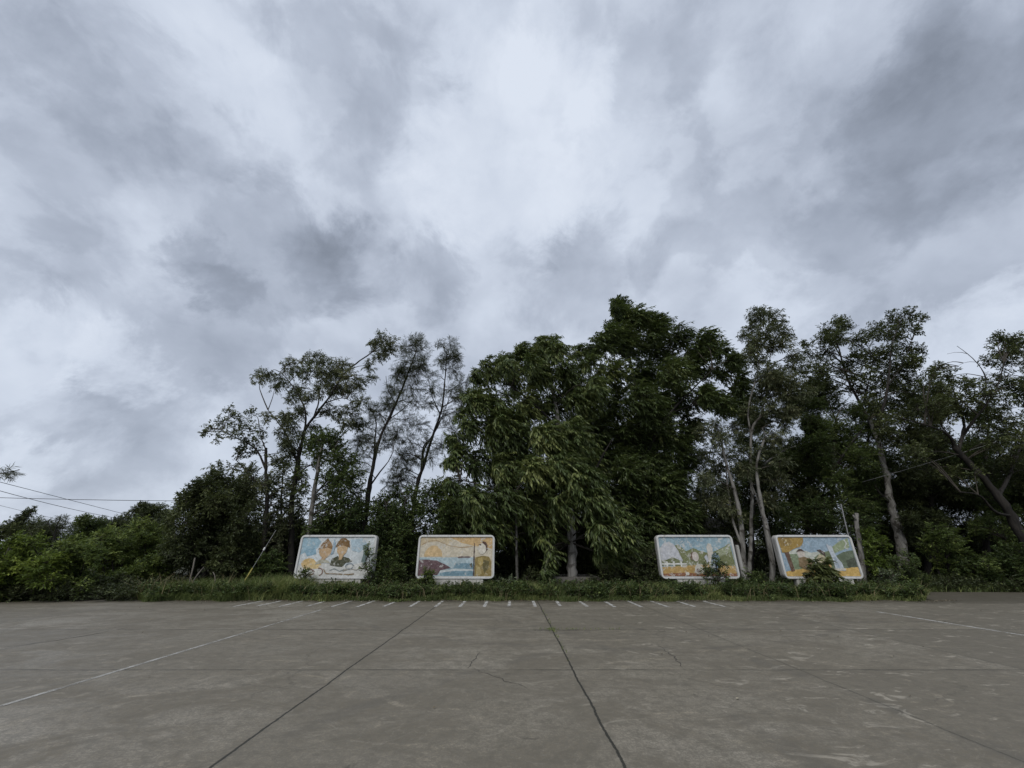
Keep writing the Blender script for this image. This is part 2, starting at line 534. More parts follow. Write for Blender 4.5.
def concrete_mat():
    m, t = new_mat('worn_concrete')
    co = t.n('ShaderNodeTexCoord', out=3)
    sx = t.t.nodes.new('ShaderNodeSeparateXYZ')
    t.link(co, sx.inputs[0])
    X, Yy = sx.outputs[0], sx.outputs[1]
    wv = t.noise(co, 0.9, 4, 0.6)
    fine = t.noise(co, 14.0, 5, 0.7)
    wob = t.m('ADD', t.m('MULTIPLY', t.m('SUBTRACT', wv, 0.5), 0.09), t.m('MULTIPLY', t.m('SUBTRACT', fine, 0.5), 0.035))
    # slab indices and joints
    gx = t.m('DIVIDE', t.m('SUBTRACT', t.m('ADD', X, wob), JX0), JX)
    gy = t.m('DIVIDE', t.m('SUBTRACT', t.m('ADD', Yy, wob), JY0), JY)
    cell = t.n('ShaderNodeCombineXYZ', {0: t.m('FLOOR', gx), 1: t.m('FLOOR', gy), 2: 3.3})
    slab = t.n('ShaderNodeTexWhiteNoise', {'Vector': cell}, noise_dimensions='3D')
    jx = t.m('ABSOLUTE', t.m('SUBTRACT', t.m('FRACT', t.m('ADD', gx, 0.5)), 0.5))
    jy = t.m('ABSOLUTE', t.m('SUBTRACT', t.m('FRACT', t.m('ADD', gy, 0.5)), 0.5))
    jxm = t.rng(jx, 0.0028, 0.0052, 1.0, 0.0)
    jym = t.rng(jy, 0.0032, 0.0072, 0.78, 0.0)
    far = t.rng(t.m('ABSOLUTE', t.m('SUBTRACT', X, -0.7)), 3.0, 4.6, 1.0, 0.45)
    jxm = t.m('MULTIPLY', jxm, far)
    brk = t.rng(t.noise(co, 1.7, 3, 0.6), 0.38, 0.6, 0.30, 1.0)
    jym = t.m('MULTIPLY', jym, brk)
    joint = t.m('MAXIMUM', jxm, jym)
    edge = t.m('MAXIMUM', t.rng(jx, 0.0, 0.035, 1.0, 0.0), t.rng(jy, 0.0, 0.03, 0.6, 0.0))
    # tone
    big = t.noise(co, 0.22, 5, 0.6, 0.4)
    st = t.vm('MULTIPLY', co, (1.0, 1.5, 1.0))
    med = t.noise(st, 0.75, 7, 0.68, 0.7)
    blot = t.noise(st, 1.9, 8, 0.72, 0.9)
    grit = t.noise(co, 48.0, 4, 0.85)
    base = t.mix(t.rng(big, 0.35, 0.65), (0.2135, 0.1881, 0.1437), (0.3143, 0.2857, 0.2343))
    base = t.mix(t.rng(med, 0.40, 0.60), base, (0.1439, 0.1241, 0.0909))
    base = t.mix(t.m('MULTIPLY', slab, 0.9), base, (0.1439, 0.1268, 0.0957))
    base = t.mix(t.rng(blot, 0.56, 0.70, 0.0, 0.6), base, (0.0900, 0.0799, 0.0602))
    lt = t.noise(t.vm('ADD', t.vm('MULTIPLY', co, (0.9, 1.6, 1.0)), (4.1, 9.2, 0.0)), 1.35, 7, 0.62, 1.3)
    base = t.mix(t.rng(lt, 0.58, 0.68, 0.0, 0.55), base, (0.3455, 0.2989, 0.2233))
    scr = t.noise(t.n('ShaderNodeVectorRotate', {'Vector': t.vm('MULTIPLY', co, (1.0, 1.0, 1.0)), 'Angle': 0.5},
                      rotation_type='Z_AXIS'), 0.8, 3, 0.5, 3.5)
    base = t.mix(t.m('MULTIPLY', t.rng(t.m('ABSOLUTE', t.m('SUBTRACT', scr, 0.5)), 0.0, 0.012, 0.30, 0.0),
                     t.rng(med, 0.4, 0.6)), base, (0.3263, 0.2945, 0.2395))
    base = t.mix(t.m('MULTIPLY', edge, t.rng(blot, 0.4, 0.7, 0.15, 0.5)), base, (0.1200, 0.1068, 0.0829))
    # hairline cracks
    vor = t.n('ShaderNodeTexVoronoi', {'Vector': t.vm('ADD', co, t.vm('MULTIPLY', t.noise(co, 1.1, 5, 0.6, out=1), (0.9, 0.9, 0.9))),
                                       'Scale': 0.26}, feature='DISTANCE_TO_EDGE')
    crk = t.m('MULTIPLY', t.rng(vor, 0.0, 0.0055, 1.0, 0.0), t.rng(t.noise(co, 0.35, 3, 0.5), 0.46, 0.54))
    base = t.mix(t.m('MULTIPLY', crk, 0.75), base, (0.0504, 0.0446, 0.0328))
    g2 = t.noise(co, 24.0, 5, 0.8)
    base = t.mix(t.rng(g2, 0.42, 0.56, 0.0, 0.60), base, (0.1200, 0.1092, 0.0884))
    base = t.mix(t.rng(g2, 0.58, 0.64, 0.0, 0.45), base, (0.3239, 0.2961, 0.2486))
    base = t.mix(t.rng(grit, 0.42, 0.62, 0.0, 0.55), base, (0.1247, 0.1105, 0.0853))
    mott = t.noise(co, 6.5, 6, 0.75, 0.4)
    base = t.mix(t.rng(mott, 0.42, 0.64, 0.0, 0.55), base, (0.1018, 0.0918, 0.0716))
    # dark drips and scuffed pale patches
    drip = t.noise(t.vm('ADD', co, (5.0, 3.0, 2.0)), 2.6, 4, 0.6, 0.8)
    base = t.mix(t.rng(drip, 0.68, 0.75, 0.0, 0.65), base, (0.0525, 0.0469, 0.0372))
    scf = t.noise(t.vm('ADD', t.vm('MULTIPLY', co, (1.0, 1.7, 1.0)), (2.2, 7.7, 4.0)), 2.2, 8, 0.68, 1.0)
    base = t.mix(t.m('MULTIPLY', t.rng(scf, 0.57, 0.66, 0.0, 0.6), t.rng(t.m('ADD', X, t.m('MULTIPLY', big, 4.0)), 2.0, 6.0, 0.35, 1.0)), base, (0.3719, 0.3368, 0.2762))
    # dull tyre arcs
    for ox, oy, rad_ in ((-9.0, 4.0, 11.5), (-8.6, 4.2, 12.9), (9.0, -2.0, 13.0), (2.5, 15.5, 6.3), (2.2, 15.6, 7.7)):
        dd = t.vm('LENGTH', t.vm('SUBTRACT', co, (ox, oy, 0.0)), out=1)
        ring = t.rng(t.m('ABSOLUTE', t.m('SUBTRACT', t.m('ADD', dd, t.m('MULTIPLY', wv, 0.25)), rad_)), 0.06, 0.16, 0.34, 0.0)
        base = t.mix(t.m('MULTIPLY', ring, t.rng(med, 0.40, 0.60)), base, (0.0911, 0.0845, 0.0716))
    # dirt washed against the verge
    dirt = t.m('MULTIPLY', t.rng(t.m('ADD', Yy, t.m('MULTIPLY', med, 2.2)), 15.2, 16.3), 0.85)
    base = t.mix(dirt, base, (0.0728, 0.0642, 0.0466))
    base = t.mix(t.m('MULTIPLY', joint, 0.92), base, (0.022, 0.022, 0.017))
    hgt = t.m('SUBTRACT', t.m('ADD', t.m('MULTIPLY', fine, 0.3), t.m('MULTIPLY', grit, 0.12)), t.m('MULTIPLY', joint, 0.8))
    bp = t.n('ShaderNodeBump', {'Height': hgt, 'Strength': 0.5, 'Distance': 0.012})
    rough = t.rng(med, 0.3, 0.7, 0.50, 0.74)
    finish(t, t.n('ShaderNodeBsdfPrincipled', {'Base Color': base, 'Roughness': rough, 'Normal': bp,
                                               'Specular IOR Level': 0.35}))
    return m


CONC = concrete_mat()


def sheet(name, pts, z, mat):
    bm = bmesh.new()
    bm.faces.new([bm.verts.new((x, y, z)) for x, y in pts])
    o = bm_obj(name, bm, mat)
    tag(o, kind='structure')
    return o


def ragged(x0, y0, x1, y1, n, amp, rng):
    return [(x0 + (x1 - x0) * i / n + rng.uniform(-amp, amp), y0 + (y1 - y0) * i / n + rng.uniform(-amp, amp)) for i in range(n + 1)]


sheet('ground', [(-900, -300), (900, -300), (900, 1500), (-900, 1500)], -0.02, SOIL)
rg = np.random.default_rng(5)
pad = [(-60, -40), (60, -40), (60, 17.0)] + ragged(40, 18.4, 16.4, 18.6, 20, 0.12, rg) + \
      [(15.6, 17.6), (15.25, 16.3)] + ragged(14.8, 15.45, -13.2, 15.40, 60, 0.06, rg) + \
      ragged(-13.9, 15.7, -17.0, 15.3, 8, 0.10, rg) + ragged(-17.4, 14.7, -24, 14.3, 10, 0.12, rg) + [(-60, 13.0)]
sheet('car_park', pad, 0.0, CONC)


# painted lines, worn through in places
def paint_mat(name, lo, hi, col=(0.62, 0.61, 0.57)):
    m, t = new_mat(name)
    co = t.n('ShaderNodeTexCoord', out=3)
    n = t.noise(co, 3.5, 7, 0.75)
    n2 = t.noise(co, 28.0, 4, 0.7)
    f = t.rng(t.m('ADD', t.m('MULTIPLY', n, 0.75), t.m('MULTIPLY', n2, 0.25)), lo, hi)
    c = t.mix(t.rng(n2, 0.35, 0.7), col, tuple(v * 0.7 for v in col))
    b = t.n('ShaderNodeBsdfPrincipled', {'Base Color': c, 'Roughness': 0.75})
    tr = t.n('ShaderNodeBsdfTransparent')
    finish(t, t.n('ShaderNodeMixShader', {0: f, 1: tr, 2: b}))
    return m


PAINT_OLD = paint_mat('faded_line_paint', 0.32, 0.64, (0.42, 0.41, 0.38))
PAINT_BAY = paint_mat('bay_line_paint', 0.37, 0.57, (0.52, 0.51, 0.48))


def ground_line(name, x0, y0, x1, y1, wd, mat, z=0.004):
    v = Vector((x1 - x0, y1 - y0, 0))
    s = Vector((-v.y, v.x, 0)).normalized() * wd / 2
    bm = bmesh.new()
    n = max(2, int(v.length / 0.15))
    rr = random.Random(int(x0 * 100 + y0))
    rows = []
    for i in range(n + 1):
        p = Vector((x0, y0, z)) + v * (i / n)
        rows.append((bm.verts.new(p + s * rr.uniform(0.85, 1.1)), bm.verts.new(p - s * rr.uniform(0.85, 1.1))))
    for a, b in zip(rows, rows[1:]):
        bm.faces.new([a[0], b[0], b[1], a[1]])
    return tag(bm_obj(name, bm, mat), kind='structure')


ground_line('painted_line', -5.62, 3.2, -5.60, 13.0, 0.07, PAINT_OLD)
ground_line('painted_line', 10.36, 12.6, 10.44, 4.5, 0.085, PAINT_BAY)
for px in (250, 270, 293, 318, 343, 367, 391, 416, 440, 463, 486, 509, 534, 558, 583, 608, 633, 658, 684, 712):
    b = P(px, 603.5, 1.0)
    dy = 603.5 - 552.3
    dep = F * H / (CP * dy)
    x = (px - 512) / F * dep
    rr = random.Random(px)
    ground_line('parking_tick', x, 13.75 + rr.uniform(-0.15, 0.15), x + rr.uniform(-0.03, 0.03), 15.25, 0.10, PAINT_BAY)


def G(px, py):
    dep = F * H / (CP * (py - 384.0 - F * math.tan(PITCH)))
    return (px - 512.0) / F * dep, (dep + H * SP) / CP


CRACK = bpy.data.materials.new('crack_dark')
CRACK.use_nodes = True
tc = NT(CRACK.node_tree)
finish(tc, tc.n('ShaderNodeBsdfPrincipled', {'Base Color': (0.05, 0.046, 0.038, 1), 'Roughness': 0.95}))  # even dark colour of the crack strips


def crack(pts, wd, seed):
    rr = np.random.default_rng(seed)
    g = np.array([G(*q) for q in pts])
    c3 = resample(np.column_stack([g, np.full(len(g), 0.003)]), 26)
    c3[:, :2] += np.cumsum(rr.normal(0, 0.03, (26, 2)), 0) * 0.7
    tn = norm(np.gradient(c3, axis=0))
    sd_ = np.stack([-tn[:, 1], tn[:, 0], 0 * tn[:, 0]], 1)
    ww = (wd * rr.uniform(0.3, 1.1, 26) * np.sin(np.linspace(0.15, 2.99, 26)))[:, None] / 2
    V = np.concatenate([c3 + sd_ * ww, c3 - sd_ * ww])
    i_ = np.arange(25)
    tag(np_mesh('pavement_crack', V, np.stack([i_, i_ + 1, i_ + 27, i_ + 26], 1), CRACK), kind='structure')


for q, (pts, wd) in enumerate([
        ([(657, 645), (661, 652), (667, 660), (675, 669)], 0.022), ([(530, 630.5), (548, 630), (572, 630.5), (600, 631)], 0.07),
        ([(470, 669), (474, 658), (476, 650)], 0.02), ([(474, 668), (500, 676), (530, 690)], 0.016), 
        ([(0, 648), (60, 640), (128, 628)], 0.035), ([(255, 630), (330, 629.5), (410, 630)], 0.025)]):
    crack(pts, wd, 70 + q)

# verge: a low bank of soil under the grass
def bank(name, x0, x1, y0, y1, h, seed):
    rng = np.random.default_rng(seed)
    nx, ny = int((x1 - x0) / 0.4), 14
    V, Fq = [], []
    for i in range(nx + 1):
        for j in range(ny + 1):
            s = j / ny
            x = x0 + (x1 - x0) * i / nx
            e = min(1, min(i, nx - i) / 2.0)
            z = -0.03 + h * min(1, s * 5) * e * (0.75 + 0.35 * math.sin(x * 1.7) * math.sin(x * 0.63 + 1)) + rng.uniform(0, 0.02)
            yy = y0 + (y1 - y0) * s + (0.16 * math.sin(x * 2.1) + 0.12 * math.sin(x * 5.3 + 1) + 0.10 * math.sin(x * 0.83 + 2)) * (1 - s)
            V.append((x, yy, z))
    for i in range(nx):
        for j in range(ny):
            a = i * (ny + 1) + j
            Fq.append((a, a + ny + 1, a + ny + 2, a + 1))
    return tag(np_mesh(name, V, Fq, SOIL, smooth=True), kind='structure')


bank('verge', -13.6, 15.2, 15.40, 20.5, 0.12, 3)


# ------------------------------------------------------------------ the four mural boards
def grime_mat(name, col, stain, amt=0.5):
    m, t = new_mat(name)
    co = t.n('ShaderNodeTexCoord', out=3)
    st = t.noise(t.vm('MULTIPLY', co, (3.0, 3.0, 0.5)), 2.2, 7, 0.7, 0.4)
    n = t.noise(co, 7.0, 6, 0.7)
    c = t.mix(t.m('MULTIPLY', t.rng(st, 0.45, 0.72), amt), col, stain)
    c = t.mix(t.rng(n, 0.58, 0.68, 0.0, 0.75), c, stain)
    bp = t.n('ShaderNodeBump', {'Height': n, 'Strength': 0.3, 'Distance': 0.01})
    finish(t, t.n('ShaderNodeBsdfPrincipled', {'Base Color': c, 'Roughness': 0.8, 'Normal': bp}))
    return m


FRAME = grime_mat('white_frame_render', (0.50, 0.50, 0.49), (0.22, 0.21, 0.18), 0.45)
PLINTH = grime_mat('plinth_render', (0.42, 0.41, 0.38), (0.16, 0.15, 0.12), 0.7)
BODY = grime_mat('board_side_render', (0.32, 0.31, 0.29), (0.12, 0.11, 0.10), 0.7)
_mc = {}


def mural_paint(col, wear=0.5):
    key = (tuple(round(c, 3) for c in col), wear)
    if key in _mc:
        return _mc[key]
    m, t = new_mat('mural_paint')
    g_ = 0.3 * col[0] + 0.6 * col[1] + 0.1 * col[2]
    col = tuple((x * 0.80 + g_ * 0.20) * 0.72 for x in col)
    co = t.n('ShaderNodeTexCoord', out=3)
    n = t.noise(co, 4.5, 8, 0.75, 0.8)
    v = t.n('ShaderNodeTexVoronoi', {'Vector': co, 'Scale': 15.0, 'Randomness': 1.0}, out=1)
    vs = t.n('ShaderNodeSeparateColor', {0: v})
    c = t.mix(t.m('MULTIPLY', t.rng(vs, 0.25, 1.0), 0.46), col, tuple(min(1, x * 1.5 + 0.05) for x in col))
    c = t.mix(t.rng(n, 0.40, 0.62, 0.0, 0.30), c, tuple(x * 0.68 for x in col))
    n2 = t.noise(t.vm('ADD', co, (3.1, 0.4, 8.0)), 5.5, 9, 0.8, 0.5)
    th = 0.66 - 0.20 * wear
    c = t.mix(t.rng(n2, th, th + 0.035, 0.0, 0.85), c, (0.46, 0.455, 0.43))
    n3 = t.noise(t.vm('ADD', co, (9.1, 2.4, 1.0)), 11.0, 7, 0.8, 0.8)
    c = t.mix(t.rng(n3, 0.64, 0.68, 0.0, 0.6), c, (0.13, 0.11, 0.09))
    finish(t, t.n('ShaderNodeBsdfPrincipled', {'Base Color': c, 'Roughness': 0.8, 'Specular IOR Level': 0.2}))
    _mc[key] = m
    return m


def rrect(x0, x1, z0, z1, r, n=8):
    out = []
    for cx_, cz_, a0 in ((x1 - r, z1 - r, 0), (x0 + r, z1 - r, 90), (x0 + r, z0 + r, 180), (x1 - r, z0 + r, 270)):
        for i in range(n + 1):
            a = RAD(a0 + 90 * i / n)
            out.append((cx_ + r * math.cos(a), cz_ + r * math.sin(a)))
    return out


def ell(cx_, cy_, rx, ry, n=20, a0=0, a1=360):
    return [(cx_ + rx * math.cos(RAD(a0 + (a1 - a0) * i / n)), cy_ - ry * math.sin(RAD(a0 + (a1 - a0) * i / n))) for i in range(n + (0 if a1 - a0 >= 360 else 1))]


def arc_band(pts, wd):
    p = [Vector((x, y * 0.52, 0)) for x, y in pts]
    a, b = [], []
    for i in range(len(p)):
        tdir = (p[min(i + 1, len(p) - 1)] - p[max(i - 1, 0)]).normalized()
        s = Vector((-tdir.y, tdir.x, 0)) * wd / 2
        a.append(((p[i] + s).x, (p[i] + s).y / 0.52))
        b.append(((p[i] - s).x, (p[i] - s).y / 0.52))
    return a + b[::-1]


BY = 17.0                                       # front faces of the boards stand 17 m ahead
BZ0, BZ1, BW, BT = P(455, 579, BY)[2], P(455, 535, BY)[2], 3.12, 0.30


def board(label, px_bl, bgc, shapes, seed, plinth_w=0.72, wear=0.5, tilt=0.0):
    x0 = P(px_bl, 579, BY)[0]
    root = empty('mural_board', (x0 + BW / 2, BY + BT / 2, 0))
    root.rotation_euler = (0, tilt, 0)
    tag(root, label, 'mural board', 'painted mural boards along the verge')
    hw = BW / 2
    # body
    bm = bmesh.new()
    o = rrect(-hw + 0.004, hw - 0.004, BZ0 + 0.004, BZ1 - 0.004, 0.17)
    f = [bm.verts.new((x, -BT / 2 + 0.05, z)) for x, z in o]
    g = [bm.verts.new((x, BT / 2, z)) for x, z in o]
    bm.faces.new(f)
    bm.faces.new(g[::-1])
    for i in range(len(f)):
        j = (i + 1) % len(f)
        bm.faces.new([f[i], g[i], g[j], f[j]])
    bm_obj('panel', bm, BODY, root)
    # raised frame
    fw = 0.080
    bm = bmesh.new()
    inn = rrect(-hw + fw, hw - fw, BZ0 + fw, BZ1 - fw, 0.06)
    rows = []
    for ring, y in ((o, -BT / 2 + 0.12), (rrect(-hw, hw, BZ0, BZ1, 0.174), -BT / 2 + 0.10), (rrect(-hw, hw, BZ0, BZ1, 0.174), -BT / 2 + 0.012),
                    (rrect(-hw + 0.012, hw - 0.012, BZ0 + 0.012, BZ1 - 0.012, 0.165), -BT / 2),
                    (rrect(-hw + fw - 0.012, hw - fw + 0.012, BZ0 + fw - 0.012, BZ1 - fw + 0.012, 0.07), -BT / 2),
                    (inn, -BT / 2 + 0.012), (inn, -BT / 2 + 0.052)):
        rows.append([bm.verts.new((x, y, z)) for x, z in ring])
    for a, b in zip(rows, rows[1:]):
        for i in range(len(a)):
            j = (i + 1) % len(a)
            bm.faces.new([a[i], a[j], b[j], b[i]])
    bm_obj('frame', bm, FRAME, root)
    # painted picture: the sheet of the ground colour and the painted shapes on it
    iw, ih = BW - 2 * fw - 0.004, BZ1 - BZ0 - 2 * fw - 0.004
    bm = bmesh.new()
    mats = [mural_paint(bgc, wear)]
    y = -BT / 2 + 0.046
    face = bm.faces.new([bm.verts.new((x, y, z)) for x, z in rrect(-iw / 2, iw / 2, BZ0 + fw + 0.002, BZ1 - fw - 0.002, 0.06)])
    rr = random.Random(seed)
    for i, (col, poly) in enumerate(shapes):
        y = -BT / 2 + 0.0445 - 0.0012 * i
        mt = mural_paint(col, wear)
        if mt not in mats:
            mats.append(mt)
        vs = []
        n = len(poly)
        for q in range(n):
            (u0, v0), (u1, v1) = poly[q], poly[(q + 1) % n]
            seg = max(1, int(math.hypot(u1 - u0, (v1 - v0) * 0.52) / 0.03))
            for s_ in range(seg):
                tt = s_ / seg
                u, v = u0 + (u1 - u0) * tt, v0 + (v1 - v0) * tt
                if 0.02 < u < 0.98 and 0.03 < v < 0.97:
                    u += rr.uniform(-0.003, 0.003)
                    v += rr.uniform(-0.006, 0.006)
                vs.append(bm.verts.new((-iw / 2 + iw * min(max(u, 0.004), 0.996), y, BZ1 - fw - 0.002 - ih * min(max(v, 0.008), 0.992))))
        fc = bm.faces.new(vs)
        fc.material_index = mats.index(mt)
    bm_obj('mural', bm, mats, root)
    # plinth
    pw = BW * plinth_w / 2
    bm = bmesh.new()
    bmesh.ops.create_cube(bm, size=1.0)
    for v in bm.verts:
        v.co = Vector((v.co.x * 2 * pw, v.co.y * (BT - 0.06), (v.co.z + 0.5) * (BZ0 + 0.1) - 0.1))
    bmesh.ops.bevel(bm, geom=bm.edges[:], offset=0.015, segments=2, affect='EDGES')
    bm_obj('plinth', bm, PLINTH, root)
    return root


c = srgb
WHITE = c(214, 214, 206)
board('weathered white mural board with two heads in hats, leftmost of the four', 292.5, c(204, 212, 214), [
    (c(150, 186, 202), [(0.0, 0.0), (0.20, 0.0), (0.26, 0.12), (0.22, 0.30), (0.12, 0.34), (0.0, 0.46)]),
    (c(132, 172, 192), [(0.04, 0.34), (0.20, 0.28), (0.22, 0.44), (0.10, 0.50)]),
    (c(172, 196, 208), [(0.66, 0.06), (0.84, 0.04), (0.92, 0.22), (0.80, 0.40), (0.70, 0.34)]),
    (c(208, 208, 202), [(0.0, 0.72), (0.30, 0.66), (0.62, 0.74), (0.98, 0.62), (1.0, 1.0), (0.0, 1.0)]),
    (c(206, 170, 96), ell(0.14, 0.68, 0.10, 0.14)),
    (c(216, 186, 120), ell(0.22, 0.72, 0.10, 0.09)),
    (c(150, 112, 62), [(0.235, 0.32), (0.28, 0.16), (0.32, 0.08), (0.345, 0.02), (0.37, 0.08), (0.405, 0.16), (0.45, 0.32), (0.40, 0.30), (0.34, 0.27), (0.28, 0.30)]),
    (c(196, 160, 112), [(0.255, 0.31), (0.34, 0.27), (0.43, 0.31), (0.425, 0.40), (0.39, 0.50), (0.355, 0.555), (0.325, 0.55), (0.28, 0.49), (0.257, 0.40)]),
    (c(186, 152, 108), [(0.315, 0.50), (0.355, 0.52), (0.36, 0.62), (0.29, 0.60)]),
    (c(176, 172, 150), [(0.22, 0.70), (0.26, 0.60), (0.33, 0.57), (0.40, 0.60), (0.44, 0.68), (0.36, 0.66)]),
    (c(128, 94, 44), [(0.475, 0.26), (0.49, 0.13), (0.53, 0.03), (0.59, 0.02), (0.65, 0.10), (0.67, 0.28), (0.57, 0.22)]),
    (c(200, 166, 118), [(0.50, 0.24), (0.57, 0.22), (0.64, 0.26), (0.63, 0.40), (0.58, 0.52), (0.53, 0.46), (0.50, 0.38)]),
    (c(80, 82, 58), [(0.43, 0.72), (0.45, 0.56), (0.52, 0.48), (0.56, 0.58), (0.60, 0.50), (0.68, 0.54), (0.73, 0.62), (0.64, 0.66), (0.60, 0.76), (0.50, 0.74)]),
    (c(198, 164, 116), [(0.53, 0.44), (0.60, 0.46), (0.58, 0.58), (0.545, 0.58)]),
    (c(128, 92, 78), arc_band(ell(0.17, 0.89, 0.065, 0.07, 24, 0, 345), 0.014)),
    (c(132, 96, 80), arc_band(ell(0.30, 0.88, 0.05, 0.09, 16, -80, 110), 0.012)),
    (c(150, 124, 84), arc_band([(0.36, 0.82), (0.40, 0.92), (0.52, 0.93), (0.70, 0.95), (0.78, 0.93)], 0.012)),
    (c(150, 178, 196), [(0.44, 0.05), (0.47, 0.20), (0.45, 0.42), (0.42, 0.46)]),
    (c(160, 150, 130), arc_band([(0.62, 0.86), (0.70, 0.80), (0.80, 0.84), (0.86, 0.76)], 0.010)),
    (c(140, 150, 150), arc_band([(0.44, 0.84), (0.50, 0.80), (0.58, 0.86), (0.64, 0.82)], 0.010)),
    (c(122, 138, 150), arc_band(ell(0.70, 0.74, 0.05, 0.07, 20, 0, 340), 0.010)),
    (c(110, 130, 128), [(0.84, 0.22), (0.92, 0.16), (0.95, 0.40), (0.90, 0.70), (0.85, 0.62), (0.87, 0.40)]),
], 1, wear=0.5)
board('clean white framed mural board with a setting sun over blue water', 415, c(206, 194, 168), [
    (c(206, 168, 104), [(0.40, 0.0), (1.0, 0.0), (1.0, 0.30), (0.88, 0.26), (0.72, 0.22), (0.56, 0.14), (0.46, 0.05)]),
    (c(202, 182, 142), [(0.0, 0.0), (0.36, 0.0), (0.44, 0.10), (0.36, 0.20), (0.24, 0.10), (0.10, 0.14), (0.0, 0.24)]),
    (c(178, 150, 108), arc_band([(0.02, 0.20), (0.12, 0.10), (0.22, 0.09), (0.30, 0.14), (0.36, 0.20), (0.46, 0.24), (0.58, 0.27), (0.72, 0.24)], 0.010)),
    (c(212, 178, 120), ell(0.19, 0.50, 0.125, 0.28, 22, 0, 180)),
    (c(168, 190, 196), [(0.0, 0.52), (0.76, 0.52), (0.76, 1.0), (0.0, 1.0)]),
    (c(112, 150, 166), [(0.30, 0.98), (0.30, 0.86), (0.48, 0.78), (0.50, 0.68), (0.66, 0.66), (0.76, 0.70), (0.76, 0.98)]),
    (c(196, 206, 206), [(0.28, 0.84), (0.52, 0.80), (0.76, 0.82), (0.76, 0.86), (0.50, 0.86), (0.30, 0.90)]),
    (c(120, 106, 104), [(0.52, 0.515), (0.58, 0.49), (0.70, 0.50), (0.70, 0.53), (0.54, 0.54)]),
    (c(106, 80, 84), [(0.0, 0.58), (0.14, 0.58), (0.24, 0.60), (0.34, 0.68), (0.44, 0.78), (0.36, 0.82), (0.30, 0.84), (0.26, 0.96), (0.0, 0.98)]),
    (c(150, 128, 60), [(0.765, 0.52), (0.85, 0.48), (0.95, 0.50), (0.985, 0.62), (0.985, 0.985), (0.76, 0.985)]),
    (c(186, 162, 84), [(0.80, 0.54), (0.86, 0.52), (0.88, 0.66), (0.83, 0.74)]),
    (c(112, 102, 56), [(0.88, 0.58), (0.96, 0.62), (0.94, 0.80), (0.89, 0.92), (0.87, 0.74)]),
    (c(176, 156, 96), [(0.78, 0.74), (0.84, 0.78), (0.86, 0.94), (0.79, 0.96)]),
    (c(216, 208, 190), ell(0.855, 0.30, 0.055, 0.14)),
    (c(96, 70, 60), [(0.85, 0.10), (0.90, 0.12), (0.93, 0.20), (0.93, 0.32), (0.91, 0.36), (0.905, 0.22), (0.86, 0.15)]),
    (c(84, 66, 62), [(0.742, 0.16), (0.752, 0.16), (0.758, 0.98), (0.742, 0.98)]),
    (c(92, 96, 84), [(0.69, 0.70), (0.72, 0.66), (0.735, 0.76), (0.71, 0.78)]),
    (c(98, 80, 74), [(0.80, 0.20), (0.84, 0.18), (0.84, 0.22)]),
], 2, wear=0.45)
board('mural board with a white picket fence and green hills behind leafy twigs', 662, c(146, 176, 188), [
    (c(130, 164, 180), [(0.20, 0.0), (0.70, 0.0), (0.66, 0.16), (0.40, 0.24), (0.26, 0.12)]),
    (c(122, 128, 78), [(0.20, 0.22), (0.27, 0.20), (0.36, 0.36), (0.46, 0.28), (0.56, 0.36), (0.68, 0.42), (0.84, 0.30), (0.98, 0.16), (1.0, 0.74), (0.18, 0.74)]),
    (c(150, 158, 118), [(0.72, 0.44), (0.86, 0.30), (0.98, 0.20), (0.98, 0.38), (0.86, 0.46), (0.76, 0.54)]),
    (c(192, 194, 200), [(0.0, 0.30), (0.06, 0.16), (0.14, 0.12), (0.20, 0.18), (0.25, 0.34), (0.30, 0.62), (0.18, 0.58), (0.0, 0.62)]),
    (c(110, 116, 74), [(0.0, 0.60), (0.08, 0.58), (0.16, 0.52), (0.24, 0.58), (0.34, 0.70), (0.0, 0.74)]),
    (c(190, 152, 70), [(0.0, 0.76), (0.38, 0.72), (0.60, 0.70), (1.0, 0.74), (1.0, 1.0), (0.0, 1.0)]),
    (c(150, 96, 58), [(0.0, 0.93), (0.30, 0.90), (0.60, 0.94), (1.0, 0.92), (1.0, 1.0), (0.0, 1.0)]),
    (WHITE, [(0.0, 0.665), (0.34, 0.665), (0.34, 0.705), (0.0, 0.705)]),
    (WHITE, [(0.06, 0.62), (0.085, 0.62), (0.085, 0.76), (0.06, 0.76)]),
    (WHITE, [(0.155, 0.62), (0.18, 0.62), (0.18, 0.76), (0.155, 0.76)]),
    (WHITE, [(0.255, 0.62), (0.28, 0.62), (0.28, 0.76), (0.255, 0.76)]),
    (c(116, 88, 66), [(0.40, 0.46), (0.44, 0.38), (0.48, 0.40), (0.46, 0.54), (0.42, 0.60)]),
    (c(208, 196, 186), ell(0.475, 0.50, 0.045, 0.12)),
    (c(206, 200, 184), [(0.43, 0.88), (0.46, 0.72), (0.51, 0.68), (0.58, 0.84), (0.56, 0.92), (0.46, 0.92)]),
    (c(120, 84, 78), ell(0.485, 0.85, 0.03, 0.05)),
    (c(204, 198, 184), [(0.645, 0.80), (0.65, 0.26), (0.68, 0.16), (0.72, 0.18), (0.725, 0.30), (0.71, 0.80)]),
    (c(112, 138, 156), [(0.64, 0.88), (0.70, 0.46), (0.76, 0.38), (0.80, 0.50), (0.78, 0.70), (0.72, 0.90)]),
    (c(186, 190, 198), [(0.59, 0.52), (0.63, 0.44), (0.65, 0.60), (0.62, 0.66)]),
    (c(210, 204, 190), ell(0.33, 0.93, 0.025, 0.04)),
], 3, plinth_w=0.62, wear=0.6)
